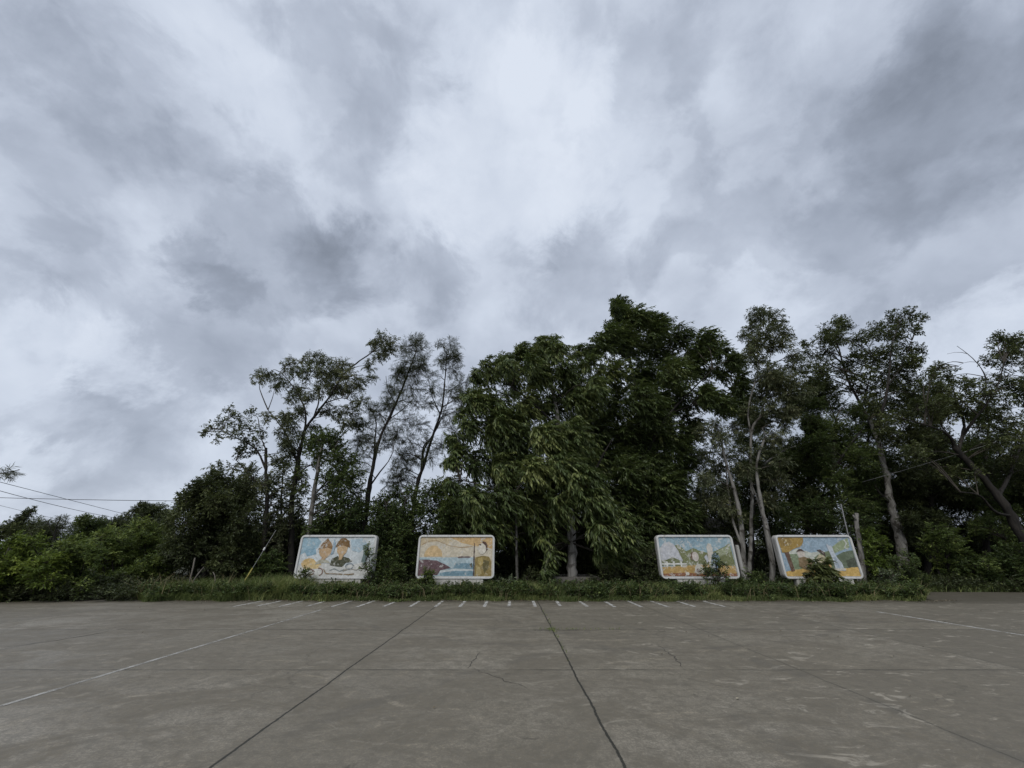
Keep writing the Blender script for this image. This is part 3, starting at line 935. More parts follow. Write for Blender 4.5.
board('mural board with a tall white monument and an ochre tree, rightmost of four', 786, c(146, 172, 190), [
    (c(196, 200, 186), [(0.08, 0.40), (0.24, 0.30), (0.42, 0.40), (0.60, 0.36), (0.66, 0.52), (0.60, 0.84), (0.08, 0.84)]),
    (c(128, 144, 108), [(0.10, 0.44), (0.22, 0.44), (0.26, 0.80), (0.10, 0.84)]),
    (c(118, 132, 96), [(0.44, 0.52), (0.56, 0.40), (0.70, 0.34), (0.72, 0.80), (0.46, 0.82)]),
    (c(150, 164, 122), [(0.66, 0.42), (0.74, 0.24), (0.86, 0.10), (0.98, 0.02), (0.97, 0.26), (0.82, 0.36), (0.70, 0.44)]),
    (c(104, 118, 92), [(0.72, 0.50), (0.86, 0.38), (1.0, 0.34), (1.0, 0.84), (0.76, 0.84)]),
    (c(192, 196, 186), arc_band([(0.92, 0.06), (0.94, 0.16), (0.90, 0.26), (0.94, 0.32)], 0.02)),
    (c(84, 92, 74), [(0.86, 0.60), (1.0, 0.52), (1.0, 0.82), (0.86, 0.82)]),
    (c(214, 172, 70), [(0.0, 0.88), (0.24, 0.80), (0.50, 0.82), (0.78, 0.80), (1.0, 0.76), (1.0, 1.0), (0.0, 1.0)]),
    (c(112, 84, 66), [(0.05, 0.36), (0.11, 0.34), (0.13, 0.86), (0.08, 0.88)]),
    (c(172, 138, 48), [(0.0, 0.0), (0.36, 0.0), (0.35, 0.12), (0.30, 0.24), (0.20, 0.30), (0.12, 0.38), (0.02, 0.40)]),
    (c(152, 122, 48), [(0.02, 0.02), (0.16, 0.02), (0.20, 0.14), (0.10, 0.24), (0.03, 0.22)]),
    (c(206, 194, 180), ell(0.275, 0.44, 0.05, 0.11)),
    (c(92, 74, 64), [(0.215, 0.38), (0.26, 0.31), (0.30, 0.31), (0.35, 0.40), (0.28, 0.36)]),
    (c(140, 116, 78), [(0.20, 0.74), (0.22, 0.54), (0.30, 0.50), (0.40, 0.56), (0.42, 0.76), (0.30, 0.84)]),
    (c(190, 178, 142), [(0.46, 0.56), (0.52, 0.44), (0.58, 0.48), (0.62, 0.66), (0.56, 0.80), (0.48, 0.72)]),
    (c(88, 72, 66), [(0.50, 0.34), (0.55, 0.32), (0.60, 0.40), (0.60, 0.50), (0.55, 0.42)]),
    (c(188, 148, 78), [(0.54, 0.64), (0.61, 0.58), (0.64, 0.76), (0.58, 0.82)]),
    (c(190, 200, 208), [(0.655, 0.22), (0.665, 0.16), (0.685, 0.22), (0.72, 0.22), (0.74, 0.48), (0.79, 0.66), (0.80, 0.86), (0.68, 0.86), (0.685, 0.60)]),
    (c(158, 172, 186), [(0.70, 0.50), (0.735, 0.50), (0.75, 0.82), (0.70, 0.82)]),
    (c(206, 200, 184), [(0.66, 0.80), (0.82, 0.80), (0.82, 0.85), (0.66, 0.85)]),
    (c(204, 182, 120), [(0.10, 0.06), (0.125, 0.06), (0.125, 0.12), (0.10, 0.12)]),
    (c(204, 182, 120), [(0.115, 0.15), (0.135, 0.15), (0.135, 0.22), (0.115, 0.22)]),
], 4, wear=0.35)

# ------------------------------------------------------------------ trees
TG = 'tall trees behind the verge'

# dark dense tree at the left end of the verge
plant('dense_tree', 'dense dark low tree at the left end of the grass verge', 'tree', TG, 19.0,
      [([(205, 590), (206, 560), (210, 525, 0.2), (215, 495)], 0.12, 0.04),
       ([(206, 560), (196, 540, -0.3), (190, 520, -0.4)], 0.06, 0.02),
       ([(208, 555), (225, 535, 0.4), (236, 520, 0.5)], 0.06, 0.02)],
      [(190, 545, 20), (212, 528, 22), (236, 540, 20), (200, 505, 17), (222, 497, 16), (182, 560, 15, 1.6), (226, 560, 18, 1.6),
       (246, 520, 15), (184, 522, 15), (205, 548, 18, 0.6), (240, 560, 14, 1.6), (176, 545, 11), (214, 512, 16), (232, 512, 14),
       (200, 562, 14, 1.8), (170, 552, 9), (252, 545, 10), (203, 488, 9), (188, 498, 9), (216, 478, 9)],
      'dark', 1.4, 11, extra=10, tone=-0.05)
plant('sapling_tree', 'small round leafy tree showing above the dense dark tree on the left', 'tree', TG, 21.0,
      [([(225, 590), (223, 540), (220, 500), (218, 475)], 0.09, 0.03)],
      [(206, 482, 9), (217, 472, 9), (229, 480, 9), (196, 491, 8), (186, 499, 8), (213, 491, 9), (178, 508, 7), (238, 490, 9),
       (245, 500, 9), (201, 500, 9)],
      'broad', 0.9, 12, extra=6, cov=1.3, leafmat=LM['dark'], tone=0.15)
plant('slender_tree', 'slender dark trunk tree with loose leaves reaching left into the sky', 'tree', TG, 20.5,
      [([(262, 592), (264, 545), (267, 500), (266, 470), (266, 448)], 0.13, 0.06),
       ([(266, 470), (258, 452), (247, 443), (236, 438), (222, 430)], 0.06, 0.018),
       ([(266, 490), (252, 478), (242, 466), (236, 460)], 0.05, 0.015),
       ([(266, 450), (262, 440), (259, 424)], 0.04, 0.015)],
      [(212, 428, 8), (222, 422, 8), (231, 416, 7), (240, 422, 8), (250, 428, 8), (257, 440, 8), (232, 432, 8), (244, 438, 8),
       (262, 430, 6), (229, 410, 5), (251, 413, 6), (218, 436, 6), (203, 432, 4), (240, 452, 7), (235, 466, 8), (249, 470, 9),
       (256, 486, 10), (244, 486, 8), (272, 478, 9), (274, 496, 9), (256, 505, 9), (270, 515, 10), (281, 505, 9), (264, 530, 12), (276, 540, 12), (284, 470, 8), (290, 490, 9), (254, 452, 8), (246, 500, 9), (283, 522, 10), (300, 505, 9), (276, 460, 8), (292, 452, 8)],
      'broad', 1.0, 13, extra=8, cov=0.8, leafmat=LM['gum'])
plant('gum_tree', 'tall open crowned gum tree with dark forked trunk behind the two heads mural', 'tree', TG, 21.0,
      [([(291, 594), (291, 540), (292, 500), (297, 470), (300, 450)], 0.16, 0.10),
       ([(300, 452), (305, 430), (318, 412), (331, 395), (343, 375), (358, 362), (372, 352), (379, 340)], 0.09, 0.02),
       ([(298, 465), (289, 440, 0.6), (280, 425, 0.9), (268, 410, 1.0)], 0.07, 0.02),
       ([(303, 440), (306, 415, -0.6), (299, 396, -0.9), (288, 380, -1.0), (280, 372, -1.0)], 0.06, 0.015),
       ([(314, 417), (319, 400, 0.8), (318, 382, 1.0), (316, 362, 1.1)], 0.05, 0.015),
       ([(294, 485), (305, 468, 0.8), (318, 462, 1.2), (330, 450, 1.4)], 0.06, 0.02),
       ([(325, 403), (342, 398, -0.7), (353, 402, -1.0)], 0.04, 0.012)],
      [(260, 377, 8), (268, 374, 6), (289, 364, 8), (282, 378, 8), (275, 386, 6), (315, 357, 8), (307, 371, 9), (326, 380, 9), (341, 365, 9),
       (336, 388, 9), (349, 391, 8), (347, 377, 9), (381, 337, 8), (391, 343, 7), (379, 354, 8), (368, 366, 7), (329, 410, 8),
       (352, 409, 9), (298, 388, 9), (293, 398, 9), (357, 423, 8), (268, 416, 6), (287, 418, 8), (293, 428, 9), (303, 360, 5), (297, 372, 7),
       (324, 362, 8), (333, 372, 8), (319, 390, 8), (308, 398, 7), (362, 400, 7), (371, 378, 5), (386, 350, 7), (361, 380, 6), (300, 412, 7),
       (340, 416, 7), (282, 432, 7), (302, 436, 8), (313, 426, 6), (285, 446, 7), (374, 344, 5), (345, 424, 7), (321, 372, 8)],
      'gum', 1.5, 14, extra=10, cov=1.0)
plant('pale_pole_tree', 'leafy green tree with a straight pale trunk behind the two heads mural', 'tree', TG, 20.0,
      [([(306, 594), (308, 545), (313, 500), (319, 462), (322, 445)], 0.125, 0.07),
       ([(314, 495), (328, 480, 0.4), (341, 466, 0.6)], 0.05, 0.02),
       ([(318, 468), (330, 455, -0.5), (338, 442, -0.6)], 0.05, 0.02)],
      [(320, 434, 9), (330, 440, 11), (313, 444, 9), (338, 448, 11), (346, 462, 12), (333, 460, 12), (318, 456, 10), (352, 478, 11),
       (340, 480, 12), (326, 478, 10), (356, 492, 10), (345, 500, 12), (330, 500, 10), (352, 512, 11), (338, 520, 11), (360, 506, 9),
       (300, 470, 8), (300, 490, 7), (322, 520, 9), (350, 530, 12), (330, 540, 12), (312, 530, 8)],
      'broad', 1.3, 15, extra=10, cov=1.25, bark=BARK_GREY)
plant('casuarina', 'wispy grey casuarina leaning right with a dead stick at mid trunk', 'tree', TG, 21.0,
      [([(362, 594), (364, 550), (366, 513), (371, 476), (380, 438), (395, 406), (407, 376), (416, 352)], 0.17, 0.03),
       ([(374, 462), (375, 440, 0.4), (376, 422, 0.6), (371, 408, 0.8)], 0.07, 0.02),
       ([(370, 486), (380, 472, -0.4), (388, 462, -0.5), (393, 452, -0.5)], 0.045, 0.018),
       ([(388, 420), (402, 410, 0.5), (414, 398, 0.6)], 0.04, 0.012),
       ([(396, 404), (388, 390, -0.5), (386, 376, -0.7)], 0.035, 0.012)],
      [(411, 345, 10), (421, 350, 9), (407, 362, 11), (419, 366, 10), (398, 371, 9), (391, 387, 10), (412, 388, 11), (402, 400, 11),
       (388, 405, 10), (417, 401, 8), (380, 414, 9), (405, 420, 10), (368, 428, 10), (360, 441, 10), (397, 434, 9), (357, 455, 9),
       (372, 446, 9), (384, 440, 8), (362, 470, 8), (414, 375, 9), (418, 340, 6), (424, 360, 6), (386, 426, 9), (352, 462, 7), (371, 410, 7)],
      'needle', 1.1, 16, extra=12, cov=1.15)
plant('casuarina', 'wispy twin stemmed casuarina just left of the big drooping tree', 'tree', TG, 22.0,
      [([(404, 594), (410, 540), (416, 490), (424, 464), (434, 432), (442, 408), (445, 378), (447, 350)], 0.15, 0.025),
       ([(421, 474), (424, 450, 0.5), (436, 430, 0.8), (444, 412, 1.0), (452, 390, 1.2)], 0.07, 0.02),
       ([(424, 462), (422, 450, -0.5), (428, 440, -0.7)], 0.06, 0.02),
       ([(440, 414), (432, 396, -0.6), (428, 378, -0.8)], 0.04, 0.012)],
      [(450, 344, 8), (438, 344, 4), (450, 356, 9), (455, 371, 10), (465, 382, 9), (432, 375, 7), (433, 388, 9), (450, 390, 11), (461, 398, 10),
       (430, 403, 9), (445, 414, 10), (451, 428, 10), (419, 424, 9), (408, 439, 10), (416, 455, 10), (402, 457, 10), (400, 474, 10), (430, 458, 9),
       (441, 444, 9), (462, 412, 8), (456, 356, 6), (441, 362, 7), (392, 468, 8), (408, 482, 9), (426, 440, 9), (388, 482, 8)],
      'needle', 1.2, 17, extra=12, cov=1.1)
plant('leafy_tree', 'mid green leafy tree filling the gap above the sunset mural', 'tree', TG, 20.2,
      [([(405, 592), (404, 555), (402, 520), (406, 500)], 0.10, 0.04), ([(404, 540), (420, 520, 0.3), (436, 504, 0.3)], 0.06, 0.02),
       ([(404, 545), (390, 520, -0.3), (384, 500, -0.4)], 0.05, 0.02)],
      [(384, 502, 10), (397, 494, 11), (412, 496, 11), (428, 492, 11), (441, 489, 10), (395, 515, 12), (412, 514, 12), (430, 510, 12),
       (445, 508, 10), (380, 522, 11), (402, 532, 13), (424, 530, 12), (388, 542, 13), (372, 512, 8), (443, 526, 11), (408, 550, 13), (376, 552, 11),
       (432, 552, 12), (395, 562, 12), (372, 532, 9)],
      'broad', 1.2, 18, extra=8, cov=1.7, tone=0.02)

plant('drooping_tree', 'huge drooping tree with long hanging bright green leaves beside the sunset mural', 'tree', TG, 20.0,
      [([(572, 592), (572, 560), (571, 525), (566, 470), (558, 420), (550, 375), (546, 345)], 0.27, 0.05),
       ([(570, 510), (590, 480, -0.8), (603, 455, -1.2), (612, 440, -1.4)], 0.10, 0.02),
       ([(568, 490), (540, 460, 0.6), (512, 440, 0.8), (490, 425, 0.8)], 0.10, 0.02),
       ([(560, 430), (535, 405, -0.8), (510, 385, -1.0), (498, 372, -1.0)], 0.08, 0.02),
       ([(555, 400), (575, 380, 0.8), (585, 370, 1.0)], 0.06, 0.02),
       ([(570, 530), (520, 500, -0.9), (480, 485, -1.2), (460, 480, -1.2)], 0.09, 0.02)],
      [(486, 364, 8), (478, 376, 9), (470, 398, 9), (462, 412, 8), (452, 438, 8), (578, 352, 9), (588, 364, 10), (594, 384, 10), (545, 344, 11), (556, 352, 12), (520, 352, 10), (506, 360, 10), (533, 356, 11), (494, 374, 11), (515, 378, 14), (540, 375, 15), (565, 374, 15),
       (480, 396, 11), (498, 402, 15), (525, 403, 17), (552, 404, 17), (578, 398, 15), (470, 424, 11), (488, 430, 15), (515, 433, 17),
       (545, 436, 17), (572, 434, 17), (457, 452, 11), (475, 460, 15), (502, 466, 17), (532, 468, 17, -2.0), (562, 468, 18, -2.2), (588, 464, 15),
       (449, 484, 11), (468, 496, 15), (498, 498, 17, -1.8), (528, 503, 16), (560, 500, 17, -2.0), (590, 500, 17, -2.4), (612, 515, 14, -2.2),
       (458, 522, 13), (484, 526, 15, -1.6), (515, 530, 13), (545, 533, 13), (600, 530, 14, -2.4), (624, 538, 11, -2.4), (550, 552, 7, -1.5), (546, 562, 5, -1.5),
       (478, 552, 11), (604, 555, 10), (544, 572, 4, -1.5), (448, 505, 10), (503, 420, 15), (447, 460, 7), (622, 520, 9, -2.4), (577, 482, 13, -2.6)],
      'mast', 2.0, 21, extra=56, bark=BARK_PALE, limb_bark=BARK_DARK, tone=0.04)
plant('broad_tree', 'tallest dark tree with wind swept crown between the two middle murals', 'tree', TG, 22.0,
      [([(650, 592), (649, 550), (646, 490), (640, 430), (632, 370), (622, 322)], 0.25, 0.05),
       ([(643, 460), (665, 420, -1.0), (690, 392, -1.3), (712, 370, -1.5)], 0.11, 0.02),
       ([(636, 400), (655, 370, 1.0), (672, 345, 1.2)], 0.08, 0.02),
       ([(645, 480), (620, 440, 1.2), (605, 400, 1.5)], 0.10, 0.02),
       ([(672, 412, -1.1), (705, 402, -0.4), (735, 395, 0.2)], 0.06, 0.02)],
      [(614, 302, 4), (616, 309, 7), (624, 316, 10), (640, 316, 10), (612, 330, 12), (656, 324, 11), (600, 344, 12), (630, 344, 15), (655, 345, 15), (680, 336, 11),
       (704, 340, 11), (720, 350, 9), (610, 372, 15), (640, 374, 17), (670, 368, 15), (697, 366, 13), (720, 372, 11), (735, 362, 8), (738, 388, 9),
       (615, 402, 17), (645, 404, 17), (675, 398, 15), (704, 396, 12), (726, 403, 10), (600, 430, 15), (630, 434, 17), (660, 431, 15), (688, 424, 12),
       (650, 460, 17), (620, 462, 17), (678, 452, 13), (640, 490, 18), (668, 484, 15), (615, 490, 16), (650, 520, 18), (678, 512, 13), (635, 550, 16),
       (664, 548, 14), (640, 572, 12), (690, 538, 9), (744, 402, 6), (742, 376, 6), (695, 352, 11), (590, 352, 8), (620, 520, 14), (660, 572, 11)],
      'mastd', 2.2, 22, extra=50, tone=-0.2)
plant('young_tree', 'thin grey stem tree standing right beside the sunset mural under the drooping canopy', 'tree', TG, 19.2,
      [([(518, 592), (517, 570), (516.5, 545), (516, 520), (514, 500)], 0.075, 0.04), ([(517, 545), (512, 532), (506, 526)], 0.025, 0.01)],
      [(514, 500, 11), (505, 512, 10), (524, 510, 11), (500, 528, 8), (530, 525, 8)], 'mast', 0.8, 23, bark=BARK_GREY, tone=-0.1)

plant('gum_tree', 'pale many stemmed gum tree between the two right hand murals', 'tree', TG, 19.5,
      [([(745, 594), (744.5, 573), (742, 534), (737, 500), (728, 470), (722, 445)], 0.155, 0.05),
       ([(742, 545), (734, 525, 0.1), (729, 498, 0.3), (726, 470, 0.5)], 0.07, 0.03),
       ([(748, 590, 0.5), (751, 540, 0.6), (752, 500, 0.5), (751, 465, 0.4), (752, 430, 0.2), (760, 417, 0)], 0.10, 0.05),
       ([(752, 440, 0.3), (748, 415), (752, 392, -0.3), (758, 370, -0.4), (757, 348, -0.4)], 0.05, 0.018),
       ([(760, 417), (766, 395, 0.4), (768, 372, 0.5), (772, 345, 0.5)], 0.045, 0.015),
       ([(752, 478, 0.5), (759, 456), (766, 440, -0.2), (762, 428, -0.2)], 0.05, 0.02),
       ([(753, 476, 0.5), (766, 462, 0.6), (784, 450, 0.8), (796, 446, 0.9)], 0.05, 0.015)],
      [(755, 316, 8), (764, 314, 7), (774, 319, 8), (750, 329, 8), (768, 329, 10), (783, 332, 8), (755, 342, 9), (770, 344, 9), (783, 343, 7),
       (750, 353, 7), (758, 361, 8), (792, 355, 7), (795, 363, 9), (768, 373, 11), (779, 377, 11), (771, 387, 11), (761, 396, 9), (768, 405, 9),
       (794, 383, 9), (803, 391, 8), (784, 424, 8), (789, 411, 8), (748, 409, 7), (742, 335, 5), (786, 394, 9), (776, 412, 8), (735, 430, 8),
       (720, 440, 9), (708, 452, 9), (728, 455, 8), (715, 470, 9), (740, 450, 7), (725, 490, 8), (706, 480, 9), (760, 380, 9), (700, 430, 8), (716, 425, 8), (742, 470, 9), (760, 470, 10), (775, 480, 10), (720, 505, 9), (770, 500, 9), (705, 500, 9), (735, 515, 8), (778, 440, 9), (762, 425, 9)],
      'gum', 1.3, 31, extra=16, cov=1.1, bark=BARK_GREY)
plant('leaning_gum', 'pale leaning double trunk just left of the monument mural', 'tree', TG, 18.6,
      [([(773, 594), (772, 562), (767, 530), (762, 508), (758, 484), (757, 462), (764, 440)], 0.125, 0.05),
       ([(774, 580, 0.1), (769, 552, 0.2), (763, 520, 0.25), (757, 498, 0.3), (748, 478, 0.4)], 0.07, 0.03)],
      [(764, 440, 8), (770, 450, 8), (757, 452, 7), (748, 470, 8), (775, 436, 7), (781, 462, 8)], 'gum', 0.8, 32, bark=BARK_GREY, tone=-0.1)
plant('dense_tree', 'dense dark green tree rising directly behind the monument mural', 'tree', TG, 22.0,
      [([(828, 594), (829, 550), (832, 500), (834, 450), (836, 420)], 0.16, 0.06), ([(832, 490), (812, 465, 0.6), (803, 450, 0.8)], 0.07, 0.02),
       ([(833, 470), (850, 445, -0.7), (862, 430, -1.0)], 0.07, 0.02)],
      [(820, 406, 9), (836, 408, 10), (855, 412, 10), (864, 424, 10), (812, 424, 11), (830, 426, 13), (847, 430, 13), (820, 444, 14), (838, 446, 14),
       (804, 458, 12), (826, 462, 14), (848, 462, 14), (810, 478, 14), (834, 480, 15), (862, 452, 12), (858, 478, 13), (796, 478, 11), (800, 498, 14),
       (822, 502, 15), (846, 502, 15), (806, 520, 15), (830, 526, 15), (855, 525, 14), (788, 512, 12), (868, 500, 11), (785, 535, 13), (790, 460, 9), (870, 470, 9)],
      'feather', 1.9, 33, extra=18, cov=1.5, tone=-0.12)
plant('gum_tree', 'tallest right hand gum tree with a thick pale trunk behind the monument mural', 'tree', TG, 22.5,
      [([(904, 596), (902.5, 552), (896, 520), (890, 500), (885, 470), (878, 442), (870, 420)], 0.27, 0.10),
       ([(889, 502), (880, 494, -0.2), (874, 484, -0.3)], 0.10, 0.05),
       ([(872, 425), (858, 400, 0.8), (846, 375, 1.2), (838, 345, 1.3), (832, 328, 1.3)], 0.11, 0.02),
       ([(874, 432), (884, 405, -0.8), (889, 375, -1.0), (892, 345, -1.0), (900, 322, -0.8)], 0.10, 0.02),
       ([(888, 385, -1.0), (902, 365, -0.6), (912, 340, -0.4)], 0.05, 0.015),
       ([(862, 408, 0.6), (868, 385, -0.2), (874, 358, -0.5)], 0.06, 0.02)],
      [(839, 322, 7), (828, 330, 8), (846, 327, 6), (821, 340, 8), (836, 337, 9), (856, 340, 9), (878, 330, 9), (870, 336, 7), (893, 318, 8), (909, 314, 8), (921, 318, 5),
       (904, 326, 9), (888, 334, 9), (917, 330, 5), (906, 349, 9), (917, 350, 6), (888, 352, 10), (873, 356, 10), (857, 355, 9), (826, 352, 8), (821, 367, 10),
       (841, 370, 10), (862, 374, 11), (883, 373, 11), (901, 367, 11), (913, 360, 7), (909, 381, 10), (893, 386, 12), (873, 388, 12), (852, 386, 9), (914, 393, 10),
       (899, 401, 12), (880, 404, 11), (867, 404, 9), (904, 415, 12), (888, 420, 11), (810, 355, 7), (805, 372, 8), (815, 384, 9), (832, 388, 9), (806, 345, 5),
       (898, 336, 7), (912, 430, 11), (893, 438, 11), (850, 362, 8), (900, 456, 12), (868, 440, 9), (912, 474, 12)],
      'broad', 1.8, 34, extra=16, cov=1.25, bark=BARK_GREY, limb_bark=BARK_DARK, leafmat=LM['dark'], tone=0.12)
plant('leaning_tree', 'black trunked tree leaning in from the right edge over the road', 'tree', TG, 19.5,
      [([(1046, 600), (1034, 560), (1022, 536), (1007, 510), (992, 488), (969, 463), (953, 447)], 0.24, 0.13),
       ([(956, 450), (950, 436, -0.3), (934, 428, -0.5), (916, 422, -0.7), (900, 418, -0.8)], 0.09, 0.025),
       ([(958, 452), (964, 430, 0.5), (962, 414, 0.8), (956, 398, 1.0), (950, 380, 1.1)], 0.09, 0.02),
       ([(963, 436, 0.4), (974, 420, -0.3), (986, 405, -0.6), (998, 385, -0.8), (1004, 362, -0.9)], 0.07, 0.02),
       ([(984, 400, -0.6), (986, 380, -0.8), (981, 368, -0.9), (970, 356, -1.0), (957, 346, -1.0)], 0.035, 0.010),
       ([(968, 354, -1.0), (958, 352, -1.0), (947, 354, -1.1)], 0.015, 0.006),
       ([(976, 362, -0.9), (966, 362, -0.8), (958, 366, -0.8)], 0.012, 0.005),
       ([(1012, 516), (995, 512, -0.4), (985, 500, -0.6), (976, 494, -0.8), (960, 492, -1.0)], 0.07, 0.02),
       ([(998, 497), (1012, 470, 0.8), (1022, 440, 1.2), (1026, 410, 1.3)], 0.09, 0.02)],
      [(1001, 340, 8), (1016, 340, 9), (999, 352, 9), (1011, 352, 9), (989, 360, 7), (1005, 362, 9), (1020, 352, 9), (941, 365, 6), (932, 371, 6), (949, 376, 8),
       (928, 383, 7), (959, 382, 7), (941, 390, 9), (974, 386, 8), (991, 383, 9), (1007, 383, 10), (970, 396, 10), (986, 395, 9), (1003, 400, 10), (1018, 390, 10),
       (953, 402, 10), (936, 404, 10), (961, 412, 9), (941, 417, 10), (986, 412, 9), (1001, 417, 9), (1012, 423, 9), (924, 425, 9), (980, 428, 7), (1001, 431, 8),
       (1030, 360, 10), (1034, 380, 11), (1030, 402, 11), (1036, 430, 11), (918, 408, 8), (930, 436, 8), (1018, 440, 9), (996, 444, 8), (1050, 400, 14), (1050, 440, 14), (945, 440, 7), (980, 445, 9), (1010, 456, 11), (935, 452, 9), (925, 470, 10), (950, 474, 9), (1000, 470, 10), (1028, 470, 12), (915, 450, 9), (975, 474, 8)],
      'broad', 1.5, 35, extra=16, cov=1.1, leafmat=LM['dark'], tone=0.16)

MG = 'middle trees knitting the right hand crowns together'
rngm = np.random.default_rng(41)
for i, (px, top, rx, bot, Y, lab, tn) in enumerate([
        (808, 372, 26, 520, 24.0, 'mid green tree filling between the many stemmed gum and the tall gum', 0.0),
        (868, 412, 28, 545, 25.0, 'mid green tree around the thick pale trunk of the tall gum', -0.06),
        (930, 388, 28, 540, 24.0, 'mid green tree between the tall gum and the leaning black trunk', -0.04),
        (988, 408, 32, 520, 23.5, 'mid green tree behind the crown of the leaning black trunk', -0.08),
        (1050, 400, 30, 540, 24.0, 'mid green tree at the far right edge of the photo', -0.08),
        (752, 400, 24, 535, 24.0, 'mid green tree behind the many stemmed gum', -0.06)]):
    plant('filler_tree', lab, 'tree', MG, Y,
          [([(px, 594), (px + 1, (bot + top) / 2 + 30), (px - 2, (bot + top) / 2), (px + 1, top + 14)], 0.15, 0.05),
           ([(px, (bot + top) / 2 + 20), (px - rx * 0.6, (bot + top) / 2 - 10, 0.5)], 0.06, 0.02),
           ([(px, (bot + top) / 2 + 10), (px + rx * 0.6, (bot + top) / 2 - 20, -0.5)], 0.06, 0.02)],
          blob(px, (top + bot) / 2, rx, (bot - top) / 2, 24, 10, rngm), 'feather' if i % 2 else 'dark', 2.0, 500 + i,
          leafmat=LM['mid'] if i % 2 else LM['dark'], tone=tn, extra=10, cov=1.15)

# trees of the wood behind
for i, (px, top, rx, bot, Y, lab) in enumerate([
        (283, 452, 26, 560, 23.0, 'small leaved tree filling low between the slender tree and the gum'),
        (338, 470, 26, 560, 24.0, 'small leaved tree filling low behind the pale pole like trunk'),
        (238, 470, 20, 560, 22.5, 'small leaved tree rising between the dense dark tree and the slender tree')]):
    plant('filler_tree', lab, 'tree', 'low leafy trees among the left hand gums', Y,
          [([(px, 594), (px + 1, (bot + top) / 2 + 30), (px - 2, (bot + top) / 2), (px + 1, top + 10)], 0.10, 0.03),
           ([(px, (bot + top) / 2 + 20), (px - rx * 0.6, (bot + top) / 2 - 10, 0.5)], 0.04, 0.015),
           ([(px, (bot + top) / 2 + 10), (px + rx * 0.6, (bot + top) / 2 - 20, -0.5)], 0.04, 0.015)],
          blob(px, (top + bot) / 2, rx, (bot - top) / 2, 26, 8.5, rngm), 'broad', 1.6, 520 + i, leafmat=LM['dark'], tone=0.15, extra=8, cov=0.8)
rngb = np.random.default_rng(77)
BG = 'trees of the wood behind'
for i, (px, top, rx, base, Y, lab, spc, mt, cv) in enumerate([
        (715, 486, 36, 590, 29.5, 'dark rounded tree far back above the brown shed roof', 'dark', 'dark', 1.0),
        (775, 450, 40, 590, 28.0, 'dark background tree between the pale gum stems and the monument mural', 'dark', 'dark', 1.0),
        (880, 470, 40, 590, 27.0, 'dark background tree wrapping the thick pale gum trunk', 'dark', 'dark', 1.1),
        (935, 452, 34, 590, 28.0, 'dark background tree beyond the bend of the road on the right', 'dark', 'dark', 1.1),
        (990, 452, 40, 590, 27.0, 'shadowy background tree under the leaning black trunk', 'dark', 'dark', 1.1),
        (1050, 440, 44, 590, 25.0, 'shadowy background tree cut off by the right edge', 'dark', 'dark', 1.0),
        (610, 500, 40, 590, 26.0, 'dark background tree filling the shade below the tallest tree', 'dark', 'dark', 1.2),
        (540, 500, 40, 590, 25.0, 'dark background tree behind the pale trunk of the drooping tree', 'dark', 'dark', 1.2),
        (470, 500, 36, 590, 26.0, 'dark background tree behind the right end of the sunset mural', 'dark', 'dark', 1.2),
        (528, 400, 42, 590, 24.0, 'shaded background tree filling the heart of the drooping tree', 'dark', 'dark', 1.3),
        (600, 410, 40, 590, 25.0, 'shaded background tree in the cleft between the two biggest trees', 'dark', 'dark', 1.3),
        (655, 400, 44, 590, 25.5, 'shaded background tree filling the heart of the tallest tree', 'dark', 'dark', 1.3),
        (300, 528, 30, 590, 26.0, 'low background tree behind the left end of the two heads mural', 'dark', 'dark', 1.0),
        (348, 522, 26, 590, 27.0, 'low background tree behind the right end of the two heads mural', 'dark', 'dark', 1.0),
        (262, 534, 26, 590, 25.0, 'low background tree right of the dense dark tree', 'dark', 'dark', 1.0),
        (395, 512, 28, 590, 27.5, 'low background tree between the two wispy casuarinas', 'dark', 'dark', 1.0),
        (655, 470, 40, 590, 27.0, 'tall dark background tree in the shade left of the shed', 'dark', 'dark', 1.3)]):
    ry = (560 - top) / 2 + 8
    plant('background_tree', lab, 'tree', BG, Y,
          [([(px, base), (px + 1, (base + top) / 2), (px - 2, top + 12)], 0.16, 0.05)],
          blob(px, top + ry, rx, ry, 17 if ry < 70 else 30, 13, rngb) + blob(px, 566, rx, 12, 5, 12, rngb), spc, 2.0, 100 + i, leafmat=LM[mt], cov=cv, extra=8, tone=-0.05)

# far wood closing the horizon, one unbroken mass
acc = Acc()
FAR = dict(SPECIES['dark'], L=0.55, W=0.28, tl=1.0, k=10, cov=1.6)
rf = np.random.default_rng(61)
for xx in np.arange(-125, 125, 2.6):
    for _ in range(2):
        r = rf.uniform(1.4, 2.3)
        foliage(acc, np.array([xx + rf.uniform(-1, 1), rf.uniform(48, 62), rf.uniform(0.8, 3.0)]), np.array([r * 1.2, r, r]), FAR, rf, 1.0, rf.normal(0, 0.1))
tag(acc.obj('far_wood', [LM['dark'], BARK_TWIG]), 'far dark wood closing the horizon', 'wood', kind='stuff')

